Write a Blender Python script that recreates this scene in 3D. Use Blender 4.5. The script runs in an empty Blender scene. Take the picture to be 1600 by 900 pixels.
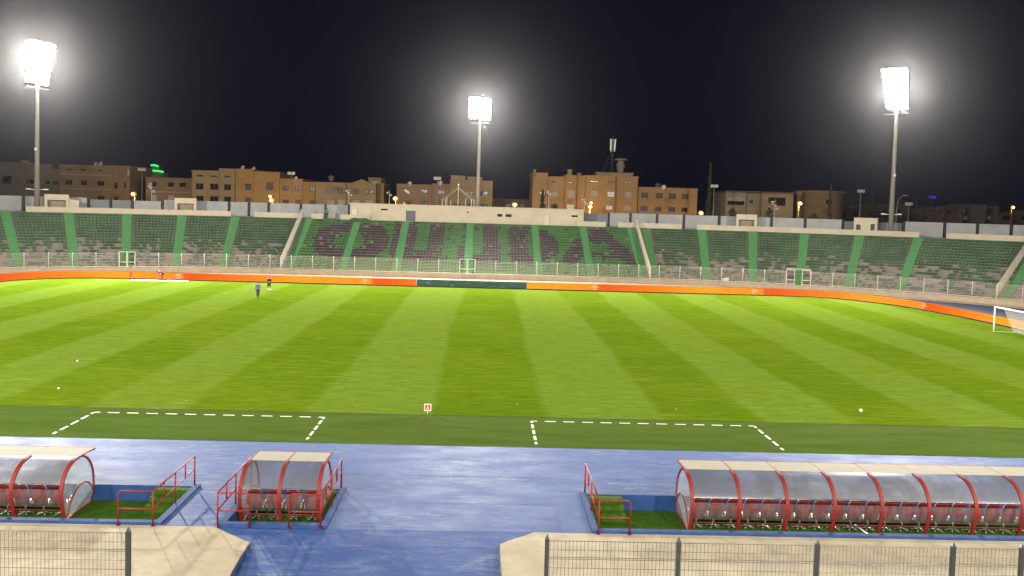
import bpy, math, random
from mathutils import Vector, Matrix
random.seed(7)
R = math.radians
S = bpy.context.scene
C = S.collection

# ------------------------------------------------------------------ camera, world, light, exposure
F, CYY, PITCH, ROLL, YAW, H, XC, DC = 1376.99, 398.51, 0.0537, 0.0291, 0.0289, 10.7437, 2.7959, 44.8336
_cp, _sp, _cy, _sy = math.cos(PITCH), math.sin(PITCH), math.cos(YAW), math.sin(YAW)
FWD = Vector((_sy*_cp, _cy*_cp, -_sp)); _r = Vector((_cy, -_sy, 0)); _d = FWD.cross(_r)
RGT = math.cos(ROLL)*_r - math.sin(ROLL)*_d
DWN = math.sin(ROLL)*_r + math.cos(ROLL)*_d
EYE = Vector((XC, -DC, H))
def at(x, y, Y):
    """world point at distance Y up the field that sits on this line of sight (used for surveying)"""
    v = RGT*((x-800)/F) + DWN*((y-CYY)/F) + FWD
    return EYE + v*((Y+DC)/v.y)
cd = bpy.data.cameras.new('camera'); cam = bpy.data.objects.new('camera', cd); C.objects.link(cam)
cam.matrix_world = Matrix(((RGT.x, -DWN.x, -FWD.x, EYE.x), (RGT.y, -DWN.y, -FWD.y, EYE.y), (RGT.z, -DWN.z, -FWD.z, EYE.z), (0, 0, 0, 1)))
cd.sensor_width = 36; cd.lens = F/1600*36; cd.shift_y = -(450-CYY)/1600; cd.clip_start = .3; cd.clip_end = 3000
S.camera = cam

W = bpy.data.worlds.new('World'); S.world = W; W.use_nodes = True
wn = W.node_tree; bg = wn.nodes['Background']
bg.inputs[0].default_value = (.28, .31, 1.0, 1); bg.inputs[1].default_value = 0.0085

S.view_settings.view_transform = 'Standard'; S.view_settings.look = 'None'
S.view_settings.exposure = 0; S.view_settings.gamma = 1
S.cycles.max_bounces = 6; S.cycles.transparent_max_bounces = 16; S.cycles.volume_bounces = 0
S.cycles.caustics_reflective = False; S.cycles.caustics_refractive = False
S.cycles.use_denoising = True

MASTS = [((-67.0, 91.5), 9.2, 32.3), ((1.0, 108.0), 0, 27.6), ((67.0, 91.5), 9.2, 31.9)]
def spot(name, loc, aim, power, ang, blend, radius, col):
    l = bpy.data.lights.new(name, 'SPOT'); o = bpy.data.objects.new(name, l); C.objects.link(o)
    l.energy = power*SPOT_K; l.spot_size = R(ang); l.spot_blend = blend; l.shadow_soft_size = radius; l.color = col
    o.location = loc; o.rotation_euler = (Vector(aim)-Vector(loc)).to_track_quat('-Z', 'Y').to_euler()
    return o
WHITE = (1, .95, .84); SPOT_K = .27; HAZE = .00003
spot('floodlight_beam', (-65.2, 89.4, 30.6), (0, 22, 0), 2.3e6, 95, .7, 1.3, WHITE)
spot('floodlight_beam', (1.0, 105.5, 27.5), (0, 22, 0), 1.3e6, 110, .7, 1.4, WHITE)
spot('floodlight_beam', (65.2, 89.4, 30.9), (0, 22, 0), 1.45e6, 95, .7, 1.6, WHITE)
# the floodlights of the near side (behind the photographer)
spot('floodlight_beam', (-72, -34, 33), (-8, 62, 0), 1.9e6, 90, .8, 2.5, WHITE)
spot('floodlight_beam', (72, -34, 33), (8, 60, 0), 1.3e6, 90, .8, 2.5, WHITE)
for x_ in (-44, -22, 0, 22, 44): spot('floodlight_beam', (x_, -50, 24), (x_*.9, 30, 0), 0.22e6, 115, .8, .9, WHITE)

# ------------------------------------------------------------------ helpers
def tag(o, label=None, cat=None, group=None, kind=None):
    if label: o['label'] = label
    if cat: o['category'] = cat
    if group: o['group'] = group
    if kind: o['kind'] = kind
    return o
def empty(name, loc=(0, 0, 0), rz=0):
    o = bpy.data.objects.new(name, None); C.objects.link(o); o.location = loc; o.rotation_euler = (0, 0, rz)
    o.empty_display_size = .2
    return o
class MB:
    def __init__(s): s.v = []; s.f = []; s.m = []; s.mi = 0; s.sm = []; s.smooth = False
    def add(s, vs, fs):
        b = len(s.v); s.v += [tuple(x) for x in vs]
        for f in fs: s.f.append(tuple(b+i for i in f)); s.m.append(s.mi); s.sm.append(s.smooth)
        return s
    def quad(s, a, b, c, d): return s.add([a, b, c, d], [(0, 1, 2, 3)])
    def box(s, x0, x1, y0, y1, z0, z1):
        return s.add([(x0,y0,z0),(x1,y0,z0),(x1,y1,z0),(x0,y1,z0),(x0,y0,z1),(x1,y0,z1),(x1,y1,z1),(x0,y1,z1)],
                     [(0,3,2,1),(4,5,6,7),(0,1,5,4),(1,2,6,5),(2,3,7,6),(3,0,4,7)])
    def obox(s, c, ax, ay, az):
        """box about c with half-axis vectors"""
        c, ax, ay, az = Vector(c), Vector(ax), Vector(ay), Vector(az)
        P = [c+ax*i+ay*j+az*k for k in (-1, 1) for i, j in ((-1,-1),(1,-1),(1,1),(-1,1))]
        return s.add(P, [(0,3,2,1),(4,5,6,7),(0,1,5,4),(1,2,6,5),(2,3,7,6),(3,0,4,7)])
    def beam(s, a, b, w, h=None, up=(0,0,1)):
        a, b = Vector(a), Vector(b); h = h or w; d = (b-a); u = Vector(up)
        if abs(d.normalized().dot(u)) > .98: u = Vector((0,1,0))
        x = d.cross(u).normalized(); z = x.cross(d).normalized()
        return s.obox((a+b)/2, d/2, x*w/2, z*h/2)
    def tube(s, pts, r, n=8, cap=True, closed=False):
        pts = [Vector(p) for p in pts]; rs = r if isinstance(r, (list, tuple)) else [r]*len(pts)
        k = len(pts); rings = []; ref = None
        for i, p in enumerate(pts):
            if closed: t = pts[(i+1) % k]-pts[i-1]
            else: t = pts[min(i+1, k-1)]-pts[max(i-1, 0)]
            t.normalize()
            if ref is None:
                ref = Vector((0,0,1)) if abs(t.z) < .9 else Vector((0,1,0))
            x = t.cross(ref)
            if x.length < 1e-4: x = t.cross(Vector((1,0,0)))
            x.normalize(); y = x.cross(t).normalized(); ref = y
            rings.append([p+(x*math.cos(2*math.pi*j/n)+y*math.sin(2*math.pi*j/n))*rs[i] for j in range(n)])
        V = [v for q in rings for v in q]; Fs = []
        for i in range(k if closed else k-1):
            a, b = i*n, ((i+1) % k)*n
            for j in range(n): Fs.append((a+j, a+(j+1) % n, b+(j+1) % n, b+j))
        if cap and not closed: Fs += [tuple(range(n))[::-1], tuple((k-1)*n+j for j in range(n))]
        o = s.smooth; s.smooth = n > 5; s.add(V, Fs); s.smooth = o
        return s
    def lathe(s, prof, c=(0,0,0), n=16):
        c = Vector(c); V = []; Fs = []
        for r, z in prof:
            for j in range(n): V.append(c+Vector((r*math.cos(2*math.pi*j/n), r*math.sin(2*math.pi*j/n), z)))
        for i in range(len(prof)-1):
            for j in range(n): Fs.append((i*n+j, i*n+(j+1) % n, (i+1)*n+(j+1) % n, (i+1)*n+j))
        o = s.smooth; s.smooth = True; s.add(V, Fs); s.smooth = o
        return s
    def prism(s, poly, vec):
        """closed polygon extruded by vec"""
        P = [Vector(p) for p in poly]; v = Vector(vec); n = len(P)
        return s.add(P+[p+v for p in P], [tuple(range(n))[::-1], tuple(range(n, 2*n))]+[(i, (i+1) % n, n+(i+1) % n, n+i) for i in range(n)])
    def ball(s, c, r, n=10, m=6, sc=(1,1,1)):
        c = Vector(c); V = [c+Vector((0,0,-r*sc[2]))]
        for i in range(1, m):
            a = -math.pi/2+math.pi*i/m
            for j in range(n): V.append(c+Vector((r*math.cos(a)*math.cos(2*math.pi*j/n)*sc[0], r*math.cos(a)*math.sin(2*math.pi*j/n)*sc[1], r*math.sin(a)*sc[2])))
        V.append(c+Vector((0,0,r*sc[2]))); Fs = []
        for j in range(n): Fs.append((0, 1+(j+1) % n, 1+j)); Fs.append((len(V)-1, 1+(m-2)*n+j, 1+(m-2)*n+(j+1) % n))
        for i in range(m-2):
            for j in range(n): Fs.append((1+i*n+j, 1+i*n+(j+1) % n, 1+(i+1)*n+(j+1) % n, 1+(i+1)*n+j))
        o = s.smooth; s.smooth = True; s.add(V, Fs); s.smooth = o
        return s
    def mesh(s, name, mats):
        me = bpy.data.meshes.new(name); me.from_pydata(s.v, [], s.f)
        for m in (mats if isinstance(mats, (list, tuple)) else [mats]): me.materials.append(m)
        me.polygons.foreach_set('material_index', s.m); me.polygons.foreach_set('use_smooth', s.sm)
        me.update(); return me
    def build(s, name, mats, parent=None, loc=None):
        o = bpy.data.objects.new(name, s.mesh(name, mats)); C.objects.link(o)
        if parent: o.parent = parent
        if loc: o.location = loc
        return o
def copy_tree(o, parent=None):
    c = o.copy(); C.objects.link(c)
    if parent: c.parent = parent
    for ch in list(o.children): copy_tree(ch, c)
    return c
def link_copy(name, me, parent=None, loc=(0,0,0), rz=0):
    o = bpy.data.objects.new(name, me); C.objects.link(o); o.location = loc; o.rotation_euler = (0,0,rz)
    if parent: o.parent = parent
    return o

# ------------------------------------------------------------------ materials
def mat(name, col, rough=.7, amt=.25, scale=3.0, stretch=(1,1,1), metal=0, bump=0, col2=None, scale2=None, spec=.4, fac2=.5):
    m = bpy.data.materials.new(name); m.use_nodes = True; t = m.node_tree; N = t.nodes; L = t.links
    b = N['Principled BSDF']; b.inputs['Roughness'].default_value = rough; b.inputs['Metallic'].default_value = metal
    b.inputs['Specular IOR Level'].default_value = spec
    tc = N.new('ShaderNodeTexCoord'); mp = N.new('ShaderNodeMapping'); mp.inputs['Scale'].default_value = stretch
    L.new(tc.outputs['Object'], mp.inputs['Vector'])
    no = N.new('ShaderNodeTexNoise'); no.inputs['Scale'].default_value = scale; no.inputs['Detail'].default_value = 6; no.inputs['Roughness'].default_value = .65
    L.new(mp.outputs[0], no.inputs['Vector'])
    rp = N.new('ShaderNodeMapRange'); rp.inputs[1].default_value = .3; rp.inputs[2].default_value = .7
    rp.inputs[3].default_value = 1-amt; rp.inputs[4].default_value = 1+amt
    L.new(no.outputs['Fac'], rp.inputs[0])
    mx = N.new('ShaderNodeMix'); mx.data_type = 'RGBA'; mx.blend_type = 'MULTIPLY'; mx.inputs['Factor'].default_value = 1
    mx.inputs['A'].default_value = (*col, 1); L.new(rp.outputs[0], mx.inputs['B'])
    out = mx.outputs['Result']
    if col2:
        n2 = N.new('ShaderNodeTexNoise'); n2.inputs['Scale'].default_value = scale2 or scale*.3; n2.inputs['Detail'].default_value = 8; n2.inputs['Roughness'].default_value = .7
        L.new(mp.outputs[0], n2.inputs['Vector'])
        r2 = N.new('ShaderNodeMapRange'); r2.inputs[1].default_value = fac2; r2.inputs[2].default_value = fac2+.22; L.new(n2.outputs['Fac'], r2.inputs[0])
        m2 = N.new('ShaderNodeMix'); m2.data_type = 'RGBA'; L.new(r2.outputs[0], m2.inputs['Factor']); L.new(out, m2.inputs['A']); m2.inputs['B'].default_value = (*col2, 1)
        out = m2.outputs['Result']
    L.new(out, b.inputs['Base Color'])
    if bump:
        bp = N.new('ShaderNodeBump'); bp.inputs['Strength'].default_value = bump; L.new(no.outputs['Fac'], bp.inputs['Height']); L.new(bp.outputs[0], b.inputs['Normal'])
    return m
def emit(name, col, strength):
    m = bpy.data.materials.new(name); m.use_nodes = True; t = m.node_tree
    e = t.nodes.new('ShaderNodeEmission'); e.inputs[0].default_value = (*col, 1); e.inputs[1].default_value = strength
    t.links.new(e.outputs[0], t.nodes['Material Output'].inputs[0]); return m
def clear(name, col, opac, rough=.15, scratch=.3, sc=(1,1,1), scale=2.5):
    """clear sheet: part see-through, part hazy gloss, with scuffs"""
    m = bpy.data.materials.new(name); m.use_nodes = True; t = m.node_tree; N = t.nodes; L = t.links
    b = N['Principled BSDF']; b.inputs['Base Color'].default_value = (*col, 1); b.inputs['Roughness'].default_value = rough
    b.inputs['Specular IOR Level'].default_value = .15 if rough > .6 else .9
    tr = N.new('ShaderNodeBsdfTransparent'); mx = N.new('ShaderNodeMixShader')
    tc = N.new('ShaderNodeTexCoord'); mp = N.new('ShaderNodeMapping'); mp.inputs['Scale'].default_value = sc
    no = N.new('ShaderNodeTexNoise'); no.inputs['Scale'].default_value = scale; no.inputs['Detail'].default_value = 7; no.inputs['Distortion'].default_value = .5
    L.new(tc.outputs['Object'], mp.inputs[0]); L.new(mp.outputs[0], no.inputs['Vector'])
    rp = N.new('ShaderNodeMapRange'); rp.inputs[1].default_value = .35; rp.inputs[2].default_value = .7
    rp.inputs[3].default_value = opac-scratch*.5; rp.inputs[4].default_value = opac+scratch*.5
    L.new(no.outputs['Fac'], rp.inputs[0]); L.new(rp.outputs[0], mx.inputs[0])
    L.new(tr.outputs[0], mx.inputs[1]); L.new(b.outputs[0], mx.inputs[2]); L.new(mx.outputs[0], N['Material Output'].inputs[0])
    return m

M = {}
M['grass_edge'] = mat('grass_edge', (.075, .10, .02), .85, .3, 1.6, (.3, 1.5, 1), col2=(.14, .13, .05), scale2=.6, spec=0, fac2=.5)
M['turf'] = mat('turf', (.060, .096, .018), .8, .18, .8, (.25, 1.3, 1), col2=(.08, .112, .03), scale2=.25, spec=0)
M['pit_turf'] = mat('pit_turf', (.035, .085, .006), .85, .4, 9, (1, 2, 1), spec=.1)
def track_mat():
    m = bpy.data.materials.new('painted_track'); m.use_nodes = True; t = m.node_tree; N = t.nodes; L = t.links; bs = N['Principled BSDF']
    bs.inputs['Specular IOR Level'].default_value = .2; tc = N.new('ShaderNodeTexCoord')
    def noise(sc, st, det=8, ro=.68, di=0):
        mp = N.new('ShaderNodeMapping'); mp.inputs['Scale'].default_value = st; L.new(tc.outputs['Object'], mp.inputs[0])
        n = N.new('ShaderNodeTexNoise'); n.inputs['Scale'].default_value = sc; n.inputs['Detail'].default_value = det; n.inputs['Roughness'].default_value = ro; n.inputs['Distortion'].default_value = di; L.new(mp.outputs[0], n.inputs['Vector']); return n.outputs['Fac']
    def rng(x, a, c, lo, hi):
        r = N.new('ShaderNodeMapRange'); r.inputs[1].default_value = a; r.inputs[2].default_value = c; r.inputs[3].default_value = lo; r.inputs[4].default_value = hi; L.new(x, r.inputs[0]); return r.outputs[0]
    def mul(a, c):
        q = N.new('ShaderNodeMath'); q.operation = 'MULTIPLY'; L.new(a, q.inputs[0]); L.new(c, q.inputs[1]); return q.outputs[0]
    def mixc(f, a, c, bt='MIX'):
        q = N.new('ShaderNodeMix'); q.data_type = 'RGBA'; q.blend_type = bt
        for k, x in (('Factor', f), ('A', a), ('B', c)):
            if isinstance(x, (tuple, float, int)): q.inputs[k].default_value = (*x, 1) if isinstance(x, tuple) else x
            else: L.new(x, q.inputs[k])
        return q.outputs['Result']
    col = mixc(rng(noise(.22, (1, 1, 1), 5), .35, .65, 0, 1), (.027, .060, .205), (.039, .078, .228))
    wear = mul(rng(noise(.16, (1, 1.4, 1), 6, .7, .6), .44, .62, .12, 1), rng(noise(2.4, (.4, 1.5, 1), 12, .8), .47, .61, 0, .9))
    col = mixc(wear, col, (.14, .178, .28))
    col = mixc(rng(noise(1.6, (.25, 2.0, 1), 10, .8), .60, .70, 0, .9), col, (.22, .245, .34))      # scratches and scuffs
    col = mixc(rng(noise(1.1, (.8, 1.6, 1), 8, .7, 1.0), .66, .72, 0, .45), col, (.02, .035, .09))   # old stains
    col = mixc(1.0, col, rng(noise(14, (1, 1, 1), 4, .7), .3, .7, .8, 1.2), 'MULTIPLY')
    L.new(col, bs.inputs['Base Color']); L.new(rng(noise(.5, (1, 2, 1), 5), .3, .7, .58, .74), bs.inputs['Roughness'])
    bp = N.new('ShaderNodeBump'); bp.inputs['Strength'].default_value = .12; bp.inputs['Distance'].default_value = .03; L.new(noise(9, (1, 1, 1), 5), bp.inputs['Height']); L.new(bp.outputs[0], bs.inputs['Normal'])
    return m
M['track'] = track_mat()
M['track_far'] = mat('track_far', (.075, .09, .14), .9, .2, .6, (.4, 1.2, 1), spec=.05)
M['blue_paint'] = mat('blue_paint', (.030, .060, .17), .75, .25, 2, col2=(.08, .11, .19), scale2=2.5, fac2=.6, spec=.12)
M['blue_dark'] = mat('blue_dark', (.02, .06, .19), .45, .2, 2)
M['apron'] = mat('apron', (.365, .312, .222), .85, .22, 1.1, (1, 1, 1), col2=(.24, .195, .13), scale2=.55, spec=.15, fac2=.56, bump=.08)
M['concrete'] = mat('concrete', (.30, .235, .175), .85, .2, 1.2)
M['front_wall'] = mat('front_wall', (.37, .285, .20), .85, .15, .8)
M['terrace'] = mat('terrace', (.195, .168, .145), .85, .2, .8)
M['asphalt'] = mat('asphalt', (.045, .045, .045), .85, .3, .5)
M['cream'] = mat('cream', (.52, .44, .33), .8, .08, .6, col2=(.44, .37, .28), scale2=.25)
M['aisle'] = mat('aisle', (.055, .20, .06), .6, .15, 1.5)
M['seat_green'] = mat('seat_green', (.05, .105, .05), .6, .35, .35, spec=.15)
M['seat_green_bright'] = mat('seat_green_bright', (.045, .155, .04), .6, .25, .35, spec=.15)
M['seat_purple'] = mat('seat_purple', (.062, .043, .056), .6, .3, .4, spec=.15)
M['white_metal'] = mat('white_metal', (.56, .50, .40), .5, .1, 2)
M['white_paint'] = mat('white_paint', (.8, .78, .74), .5, .05, 2)
M['line'] = mat('line', (.72, .70, .55), .7, .12, 4)
M['red_metal'] = mat('red_metal', (.20, .013, .009), .62, .15, 5, metal=.0, spec=.35)
M['red_seat'] = mat('red_seat', (.15, .011, .015), .45, .2, 4, spec=.5)
M['chrome'] = mat('chrome', (.22, .21, .20), .4, .15, 4, metal=.6)
M['grey_wall'] = mat('grey_wall', (.30, .30, .30), .7, .15, .5)
M['grey_wall_dark'] = mat('grey_wall_dark', (.16, .17, .18), .7, .15, .5)
M['dark_post'] = mat('dark_post', (.05, .05, .055), .8, .2, 2, spec=.1)
M['fence_metal'] = mat('fence_metal', (.055, .06, .06), .4, .15, 3, metal=.4, spec=.5)
M['steel'] = mat('steel', (.27, .25, .21), .5, .12, 1.2, metal=.2)
M['door_grey'] = mat('door_grey', (.10, .10, .105), .5, .2, 1.5)
M['roof_sheet'] = clear('roof_sheet', (.33, .305, .24), .9, .75, .14, (.6, 2, 1), 3)
M['shell_sheet'] = clear('shell_sheet', (.105, .105, .115), .44, .2, .36, (1.1, .5, .5), 1.1)
M['lower_sheet'] = clear('lower_sheet', (.25, .235, .235), .13, .14, .14, (2, 1, .6), 3)
M['end_sheet'] = clear('end_sheet', (.5, .56, .58), .28, .15, .2, (1, 1, 1), 3)
M['lamp'] = emit('lamp', (1, .97, .9), 380)
M['sodium'] = emit('sodium', (1, .5, .12), 14); M['sodium_glow'] = emit('sodium_glow', (1, .24, .015), 1.1)
M['lamp_white'] = emit('lamp_white', (1, .95, .85), 4)
M['neon_green'] = emit('neon_green', (.02, .9, .16), 1.6)
M['neon_blue'] = emit('neon_blue', (.06, .05, 1), .9)
M['lit_window'] = emit('lit_window', (1, .9, .72), .55)
M['led_white'] = emit('led_white', (.7, .75, 1), 6)
M['led_logo'] = emit('led_logo', (1, .62, .25), 1.0)
M['glass'] = mat('glass', (.018, .016, .016), .12, .2, 2, spec=.7)
M['shutter'] = mat('shutter', (.06, .05, .045), .6, .2, 3)
M['curtain'] = mat('curtain', (.24, .23, .22), .7, .2, 3)
M['win_white'] = mat('win_white', (.4, .36, .31), .6, .1, 3)
M['leaf'] = mat('leaf', (.035, .06, .028), .7, .4, 1)
M['bark'] = mat('bark', (.10, .07, .05), .9, .3, 3)
M['skin'] = mat('skin', (.35, .2, .13), .6, .05, 5)
M['hair'] = mat('hair', (.015, .012, .01), .6, .1, 5)
def cloth(n, c): M[n] = mat(n, c, .85, .15, 6); return M[n]
cloth('cone_orange', (.34, .11, .02)); cloth('blue_cloth', (.09, .10, .30)); cloth('navy_cloth', (.02, .022, .05)); cloth('black_cloth', (.02, .02, .02))
cloth('white_cloth', (.7, .68, .6)); cloth('orange_cloth', (.65, .12, .03)); cloth('purple_cloth', (.10, .045, .25)); cloth('red_cloth', (.5, .04, .02)); cloth('green_cloth', (.06, .22, .05))
for n, c in dict(b_grey=(.235,.175,.12), b_brown=(.30,.185,.095), b_dull=(.27,.18,.10), b_tan=(.40,.275,.135), b_orange=(.42,.245,.095), b_red=(.33,.19,.105), b_brown2=(.37,.24,.11), b_main=(.46,.27,.115), b_villa=(.33,.275,.19), b_round=(.37,.245,.135), b_far=(.14,.10,.085), b_pink=(.19,.125,.10), b_pale=(.18,.17,.165)).items():
    c = tuple(x*k for x, k in zip(c, (.62, .65, .66))); M[n] = mat(n, c, .9, .14, .35, col2=tuple(x*.78 for x in c), scale2=.18)
M['trim'] = mat('trim', (.26, .19, .115), .85, .1, .6)

# ------------------------------------------------------------------ ground, pitch, track (structure)
def rect(name, x0, x1, y0, y1, z, m, nx=1, ny=1):
    b = MB()
    for i in range(nx):
        for j in range(ny):
            xa, xb = x0+(x1-x0)*i/nx, x0+(x1-x0)*(i+1)/nx; ya, yb = y0+(y1-y0)*j/ny, y0+(y1-y0)*(j+1)/ny
            b.quad((xa,ya,z), (xb,ya,z), (xb,yb,z), (xa,yb,z))
    return tag(b.build(name, m), kind='structure')
PITS = [(-26, -7.85), (-5.62, -2.42), (6.76, 27)]
PY0, PY1, PZ = -16.1, -12.05, -.6
b = MB()   # ground: one sheet to the horizon with a rectangular hole for the sunken strip
xs = [-480, -30, 30, 480]; ys = [-150, -30, -5, 640]
for i in range(3):
    for j in range(3):
        if (i, j) != (1, 1): b.quad((xs[i],ys[j],-.05), (xs[i+1],ys[j],-.05), (xs[i+1],ys[j+1],-.05), (xs[i],ys[j+1],-.05))
tag(b.build('ground', M['asphalt']), kind='structure')
# pitch: mown stripes of two shades with slightly wandering borders
EDG = [-62, -57.6, -52.4, -47.4, -42.4, -37.4, -32.4, -27.4, -22.4, -17.4, -12.4, -6.2, 0, 6.2, 12.4, 17.4, 22.4, 27.4, 32.4, 37.4, 42.4, 47.4, 52.4, 57, 62]
rows = 110; y0p, y1p = 0, 70.6
def wob(i, y): return .15*math.sin(y*.09+i*1.7)+.08*math.sin(y*.37+i*3.1)+.05*math.sin(y*1.3+i*2)
cols = []
for i, e in enumerate(EDG): cols += [(i, e-.28, i % 2), (i, e+.28, (i+1) % 2)]
b = MB(); val = []; nC = len(cols)
for j in range(rows+1):
    y = y0p+(y1p-y0p)*j/rows
    for i, x, v in cols: b.v.append((x+wob(i, y), y, 0)); val.append(float(v))
LEDL = [(0, 57.4), (45, 57.4), (56, 57.1), (63.3, 55.9), (67.2, 54.1), (70.2, 50.9), (71.5, 46.5)]
LEDX = [(0, 56.4), (46, 55.9), (53, 55.5), (59.5, 54.6), (64.2, 53.0), (68.2, 50.4), (70.9, 47.1), (71.7, 43)]
def ledx(y, T=LEDX):
    for (ya, xa), (yb, xb) in zip(T, T[1:]):
        if y <= yb: return xa+(xb-xa)*(y-ya)/(yb-ya)
    return 43
def clampx(x, y): return max(-ledx(y, LEDL), min(ledx(y), x))
b.v = [(clampx(x, y), y, z) for x, y, z in b.v]
for j in range(rows):
    for i in range(nC-1):
        if b.v[j*nC+i] == b.v[j*nC+i+1]: continue
        b.f.append((j*nC+i, j*nC+i+1, (j+1)*nC+i+1, (j+1)*nC+i)); b.m.append(0); b.sm.append(False)
def pitch_mat():
    m = bpy.data.materials.new('mown_grass'); m.use_nodes = True; t = m.node_tree; N = t.nodes; L = t.links; bs = N['Principled BSDF']
    bs.inputs['Roughness'].default_value = .85; bs.inputs['Specular IOR Level'].default_value = 0
    at_ = N.new('ShaderNodeAttribute'); at_.attribute_name = 'stripe'; tc = N.new('ShaderNodeTexCoord')
    def noise(sc, st, det=5, ro=.6):
        mp = N.new('ShaderNodeMapping'); mp.inputs['Scale'].default_value = st; L.new(tc.outputs['Object'], mp.inputs[0])
        n = N.new('ShaderNodeTexNoise'); n.inputs['Scale'].default_value = sc; n.inputs['Detail'].default_value = det; n.inputs['Roughness'].default_value = ro; L.new(mp.outputs[0], n.inputs['Vector']); return n.outputs['Fac']
    def rng(x, a, c, lo, hi):
        r = N.new('ShaderNodeMapRange'); r.inputs[1].default_value = a; r.inputs[2].default_value = c; r.inputs[3].default_value = lo; r.inputs[4].default_value = hi; L.new(x, r.inputs[0]); return r.outputs[0]
    def mixc(f, a, c, bt='MIX'):
        q = N.new('ShaderNodeMix'); q.data_type = 'RGBA'; q.blend_type = bt
        for k, x in (('Factor', f), ('A', a), ('B', c)):
            if isinstance(x, (tuple, float, int)): q.inputs[k].default_value = (*x, 1) if isinstance(x, tuple) else x
            else: L.new(x, q.inputs[k])
        return q.outputs['Result']
    ad = N.new('ShaderNodeMath'); ad.operation = 'ADD'; L.new(at_.outputs['Fac'], ad.inputs[0]); L.new(rng(noise(.5, (.4, 2.5, 1)), .3, .7, -.22, .22), ad.inputs[1]); ad.use_clamp = True
    col = mixc(ad.outputs[0], (.099, .157, .018), (.071, .123, .005))
    col = mixc(rng(noise(.06, (1, 1.6, 1), 4), .42, .66, 0, .55), col, (.108, .150, .009))          # yellower patches
    col = mixc(rng(noise(1.3, (.14, 1.0, 1), 7, .75), .54, .70, 0, .65), col, (.15, .195, .035))       # pale scuffed tufts
    col = mixc(rng(noise(.9, (.12, 1.3, 1), 7, .75), .55, .72, 0, .55), col, (.05, .09, .002))          # darker tufts
    col = mixc(1.0, col, rng(noise(2.2, (.3, 1.4, 1), 7, .8), .3, .7, .68, 1.32), 'MULTIPLY')
    L.new(col, bs.inputs['Base Color'])
    bp = N.new('ShaderNodeBump'); bp.inputs['Strength'].default_value = .35; bp.inputs['Distance'].default_value = .05; L.new(noise(6, (1, 1.5, 1), 4), bp.inputs['Height']); L.new(bp.outputs[0], bs.inputs['Normal'])
    return m
o = b.build('pitch', pitch_mat()); tag(o, kind='structure')
o.data.attributes.new('stripe', 'FLOAT', 'POINT').data.foreach_set('value', val)
rect('worn_grass_edge', -44, 43, 70.6, 71.8, -.004, M['grass_edge'])
rect('turf_strip', -75, 75, -5.72, -.12, -.006, M['turf'])
rect('turf_joint', -75, 75, -.12, 0, -.012, mat('joint', (.02, .03, .004), .9, .2, 3))
rect('far_track_edge', -75, 75, 73.2, 77, -.01, M['track_far'])
# near blue track with cut-outs for the three sunken dugout strips, ramp to the tunnel
b = MB(); Z = -.012
b.quad((-75, PY1, Z), (75, PY1, Z), (75, -5.72, Z), (-75, -5.72, Z))
for x0, x1 in ((-75, -26), (-7.85, -5.62), (-2.42, 6.76), (27, 75)): b.quad((x0, PY0, Z), (x1, PY0, Z), (x1, PY1, Z), (x0, PY1, Z))
tag(b.build('track', M['track']), kind='structure')
b = MB()
ram = [(-16.1, Z), (-17.2, -.12), (-20, -.45), (-26, -.95), (-34, -1.0)]
for (ya, za), (yb, zb) in zip(ram, ram[1:]): b.quad((-6, yb, zb), (4.7, yb, zb), (4.7, ya, za), (-6, ya, za))
tag(b.build('tunnel_ramp', M['track']), kind='structure')
# far track, curving with the far stand
YF, ARC, RAD = 85.6, 26.0, 60.0
def curve(s, d=0, z=0):
    if abs(s) <= ARC: return Vector((s, YF+d, z))
    sg = 1 if s > 0 else -1; th = (abs(s)-ARC)/RAD
    return Vector((sg*(ARC+(RAD+d)*math.sin(th)), YF-RAD+(RAD+d)*math.cos(th), z))
def normal(s):
    if abs(s) <= ARC: return Vector((0, 1, 0))
    sg = 1 if s > 0 else -1; th = (abs(s)-ARC)/RAD
    return Vector((sg*math.sin(th), math.cos(th), 0))
def tangent(s): n = normal(s); return Vector((n.y, -n.x, 0))
b = MB(); ss = [-120+2*i for i in range(121)]
for a, c in zip(ss, ss[1:]): b.quad(curve(a, -2.6, -.005), curve(c, -2.6, -.005), curve(c, -.03, -.005), curve(a, -.03, -.005))
tag(b.build('concrete_walk', M['front_wall']), kind='structure')
b = MB()
for a, c in zip(ss, ss[1:]): b.quad(curve(a, -9.5, -.015), curve(c, -9.5, -.015), curve(c, -.1, -.015), curve(a, -.1, -.015))
tag(b.build('far_track', M['track_far']), kind='structure')
b = MB()
for a, c in zip(ss, ss[1:]): b.quad(curve(a, -14.5, -.02), curve(c, -14.5, -.02), curve(c, -9.4, -.02), curve(a, -9.4, -.02))
for sx in (-1, 1): b.quad((sx*50, 60, -.022), (sx*95, 60, -.022), (sx*95, -5, -.022), (sx*50, -5, -.022))
tag(b.build('corner_apron', M['track_far']), kind='structure')
# sunken strips
for i, (x0, x1) in enumerate(PITS):
    rect('pit_floor', x0-.1, x1+.1, PY0-.1, PY1+.1, PZ, M['pit_turf'])
    b = MB()
    b.box(x0-.12, x1+.12, PY1, PY1+.14, PZ-.05, -.016); b.box(x0-.12, x1+.12, PY0-.14, PY0, PZ-.05, -.016)
    b.box(x0-.14, x0, PY0, PY1, PZ-.05, -.016); b.box(x1, x1+.14, PY0, PY1, PZ-.05, -.016)
    tag(b.build('pit_wall', M['blue_dark']), kind='structure')
    b = MB()   # raised kerb on the two ends and the near side
    b.box(x0-.2, x1+.2, PY0-.02, PY0+.22, -.013, .09)
    if i != 0: b.box(x0-.2, x0+.04, PY0+.2, PY1, -.013, .07)
    if i != 2: b.box(x1-.04, x1+.2, PY0+.2, PY1, -.013, .07)
    tag(b.build('pit_kerb', M['blue_paint']), kind='structure')
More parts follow.
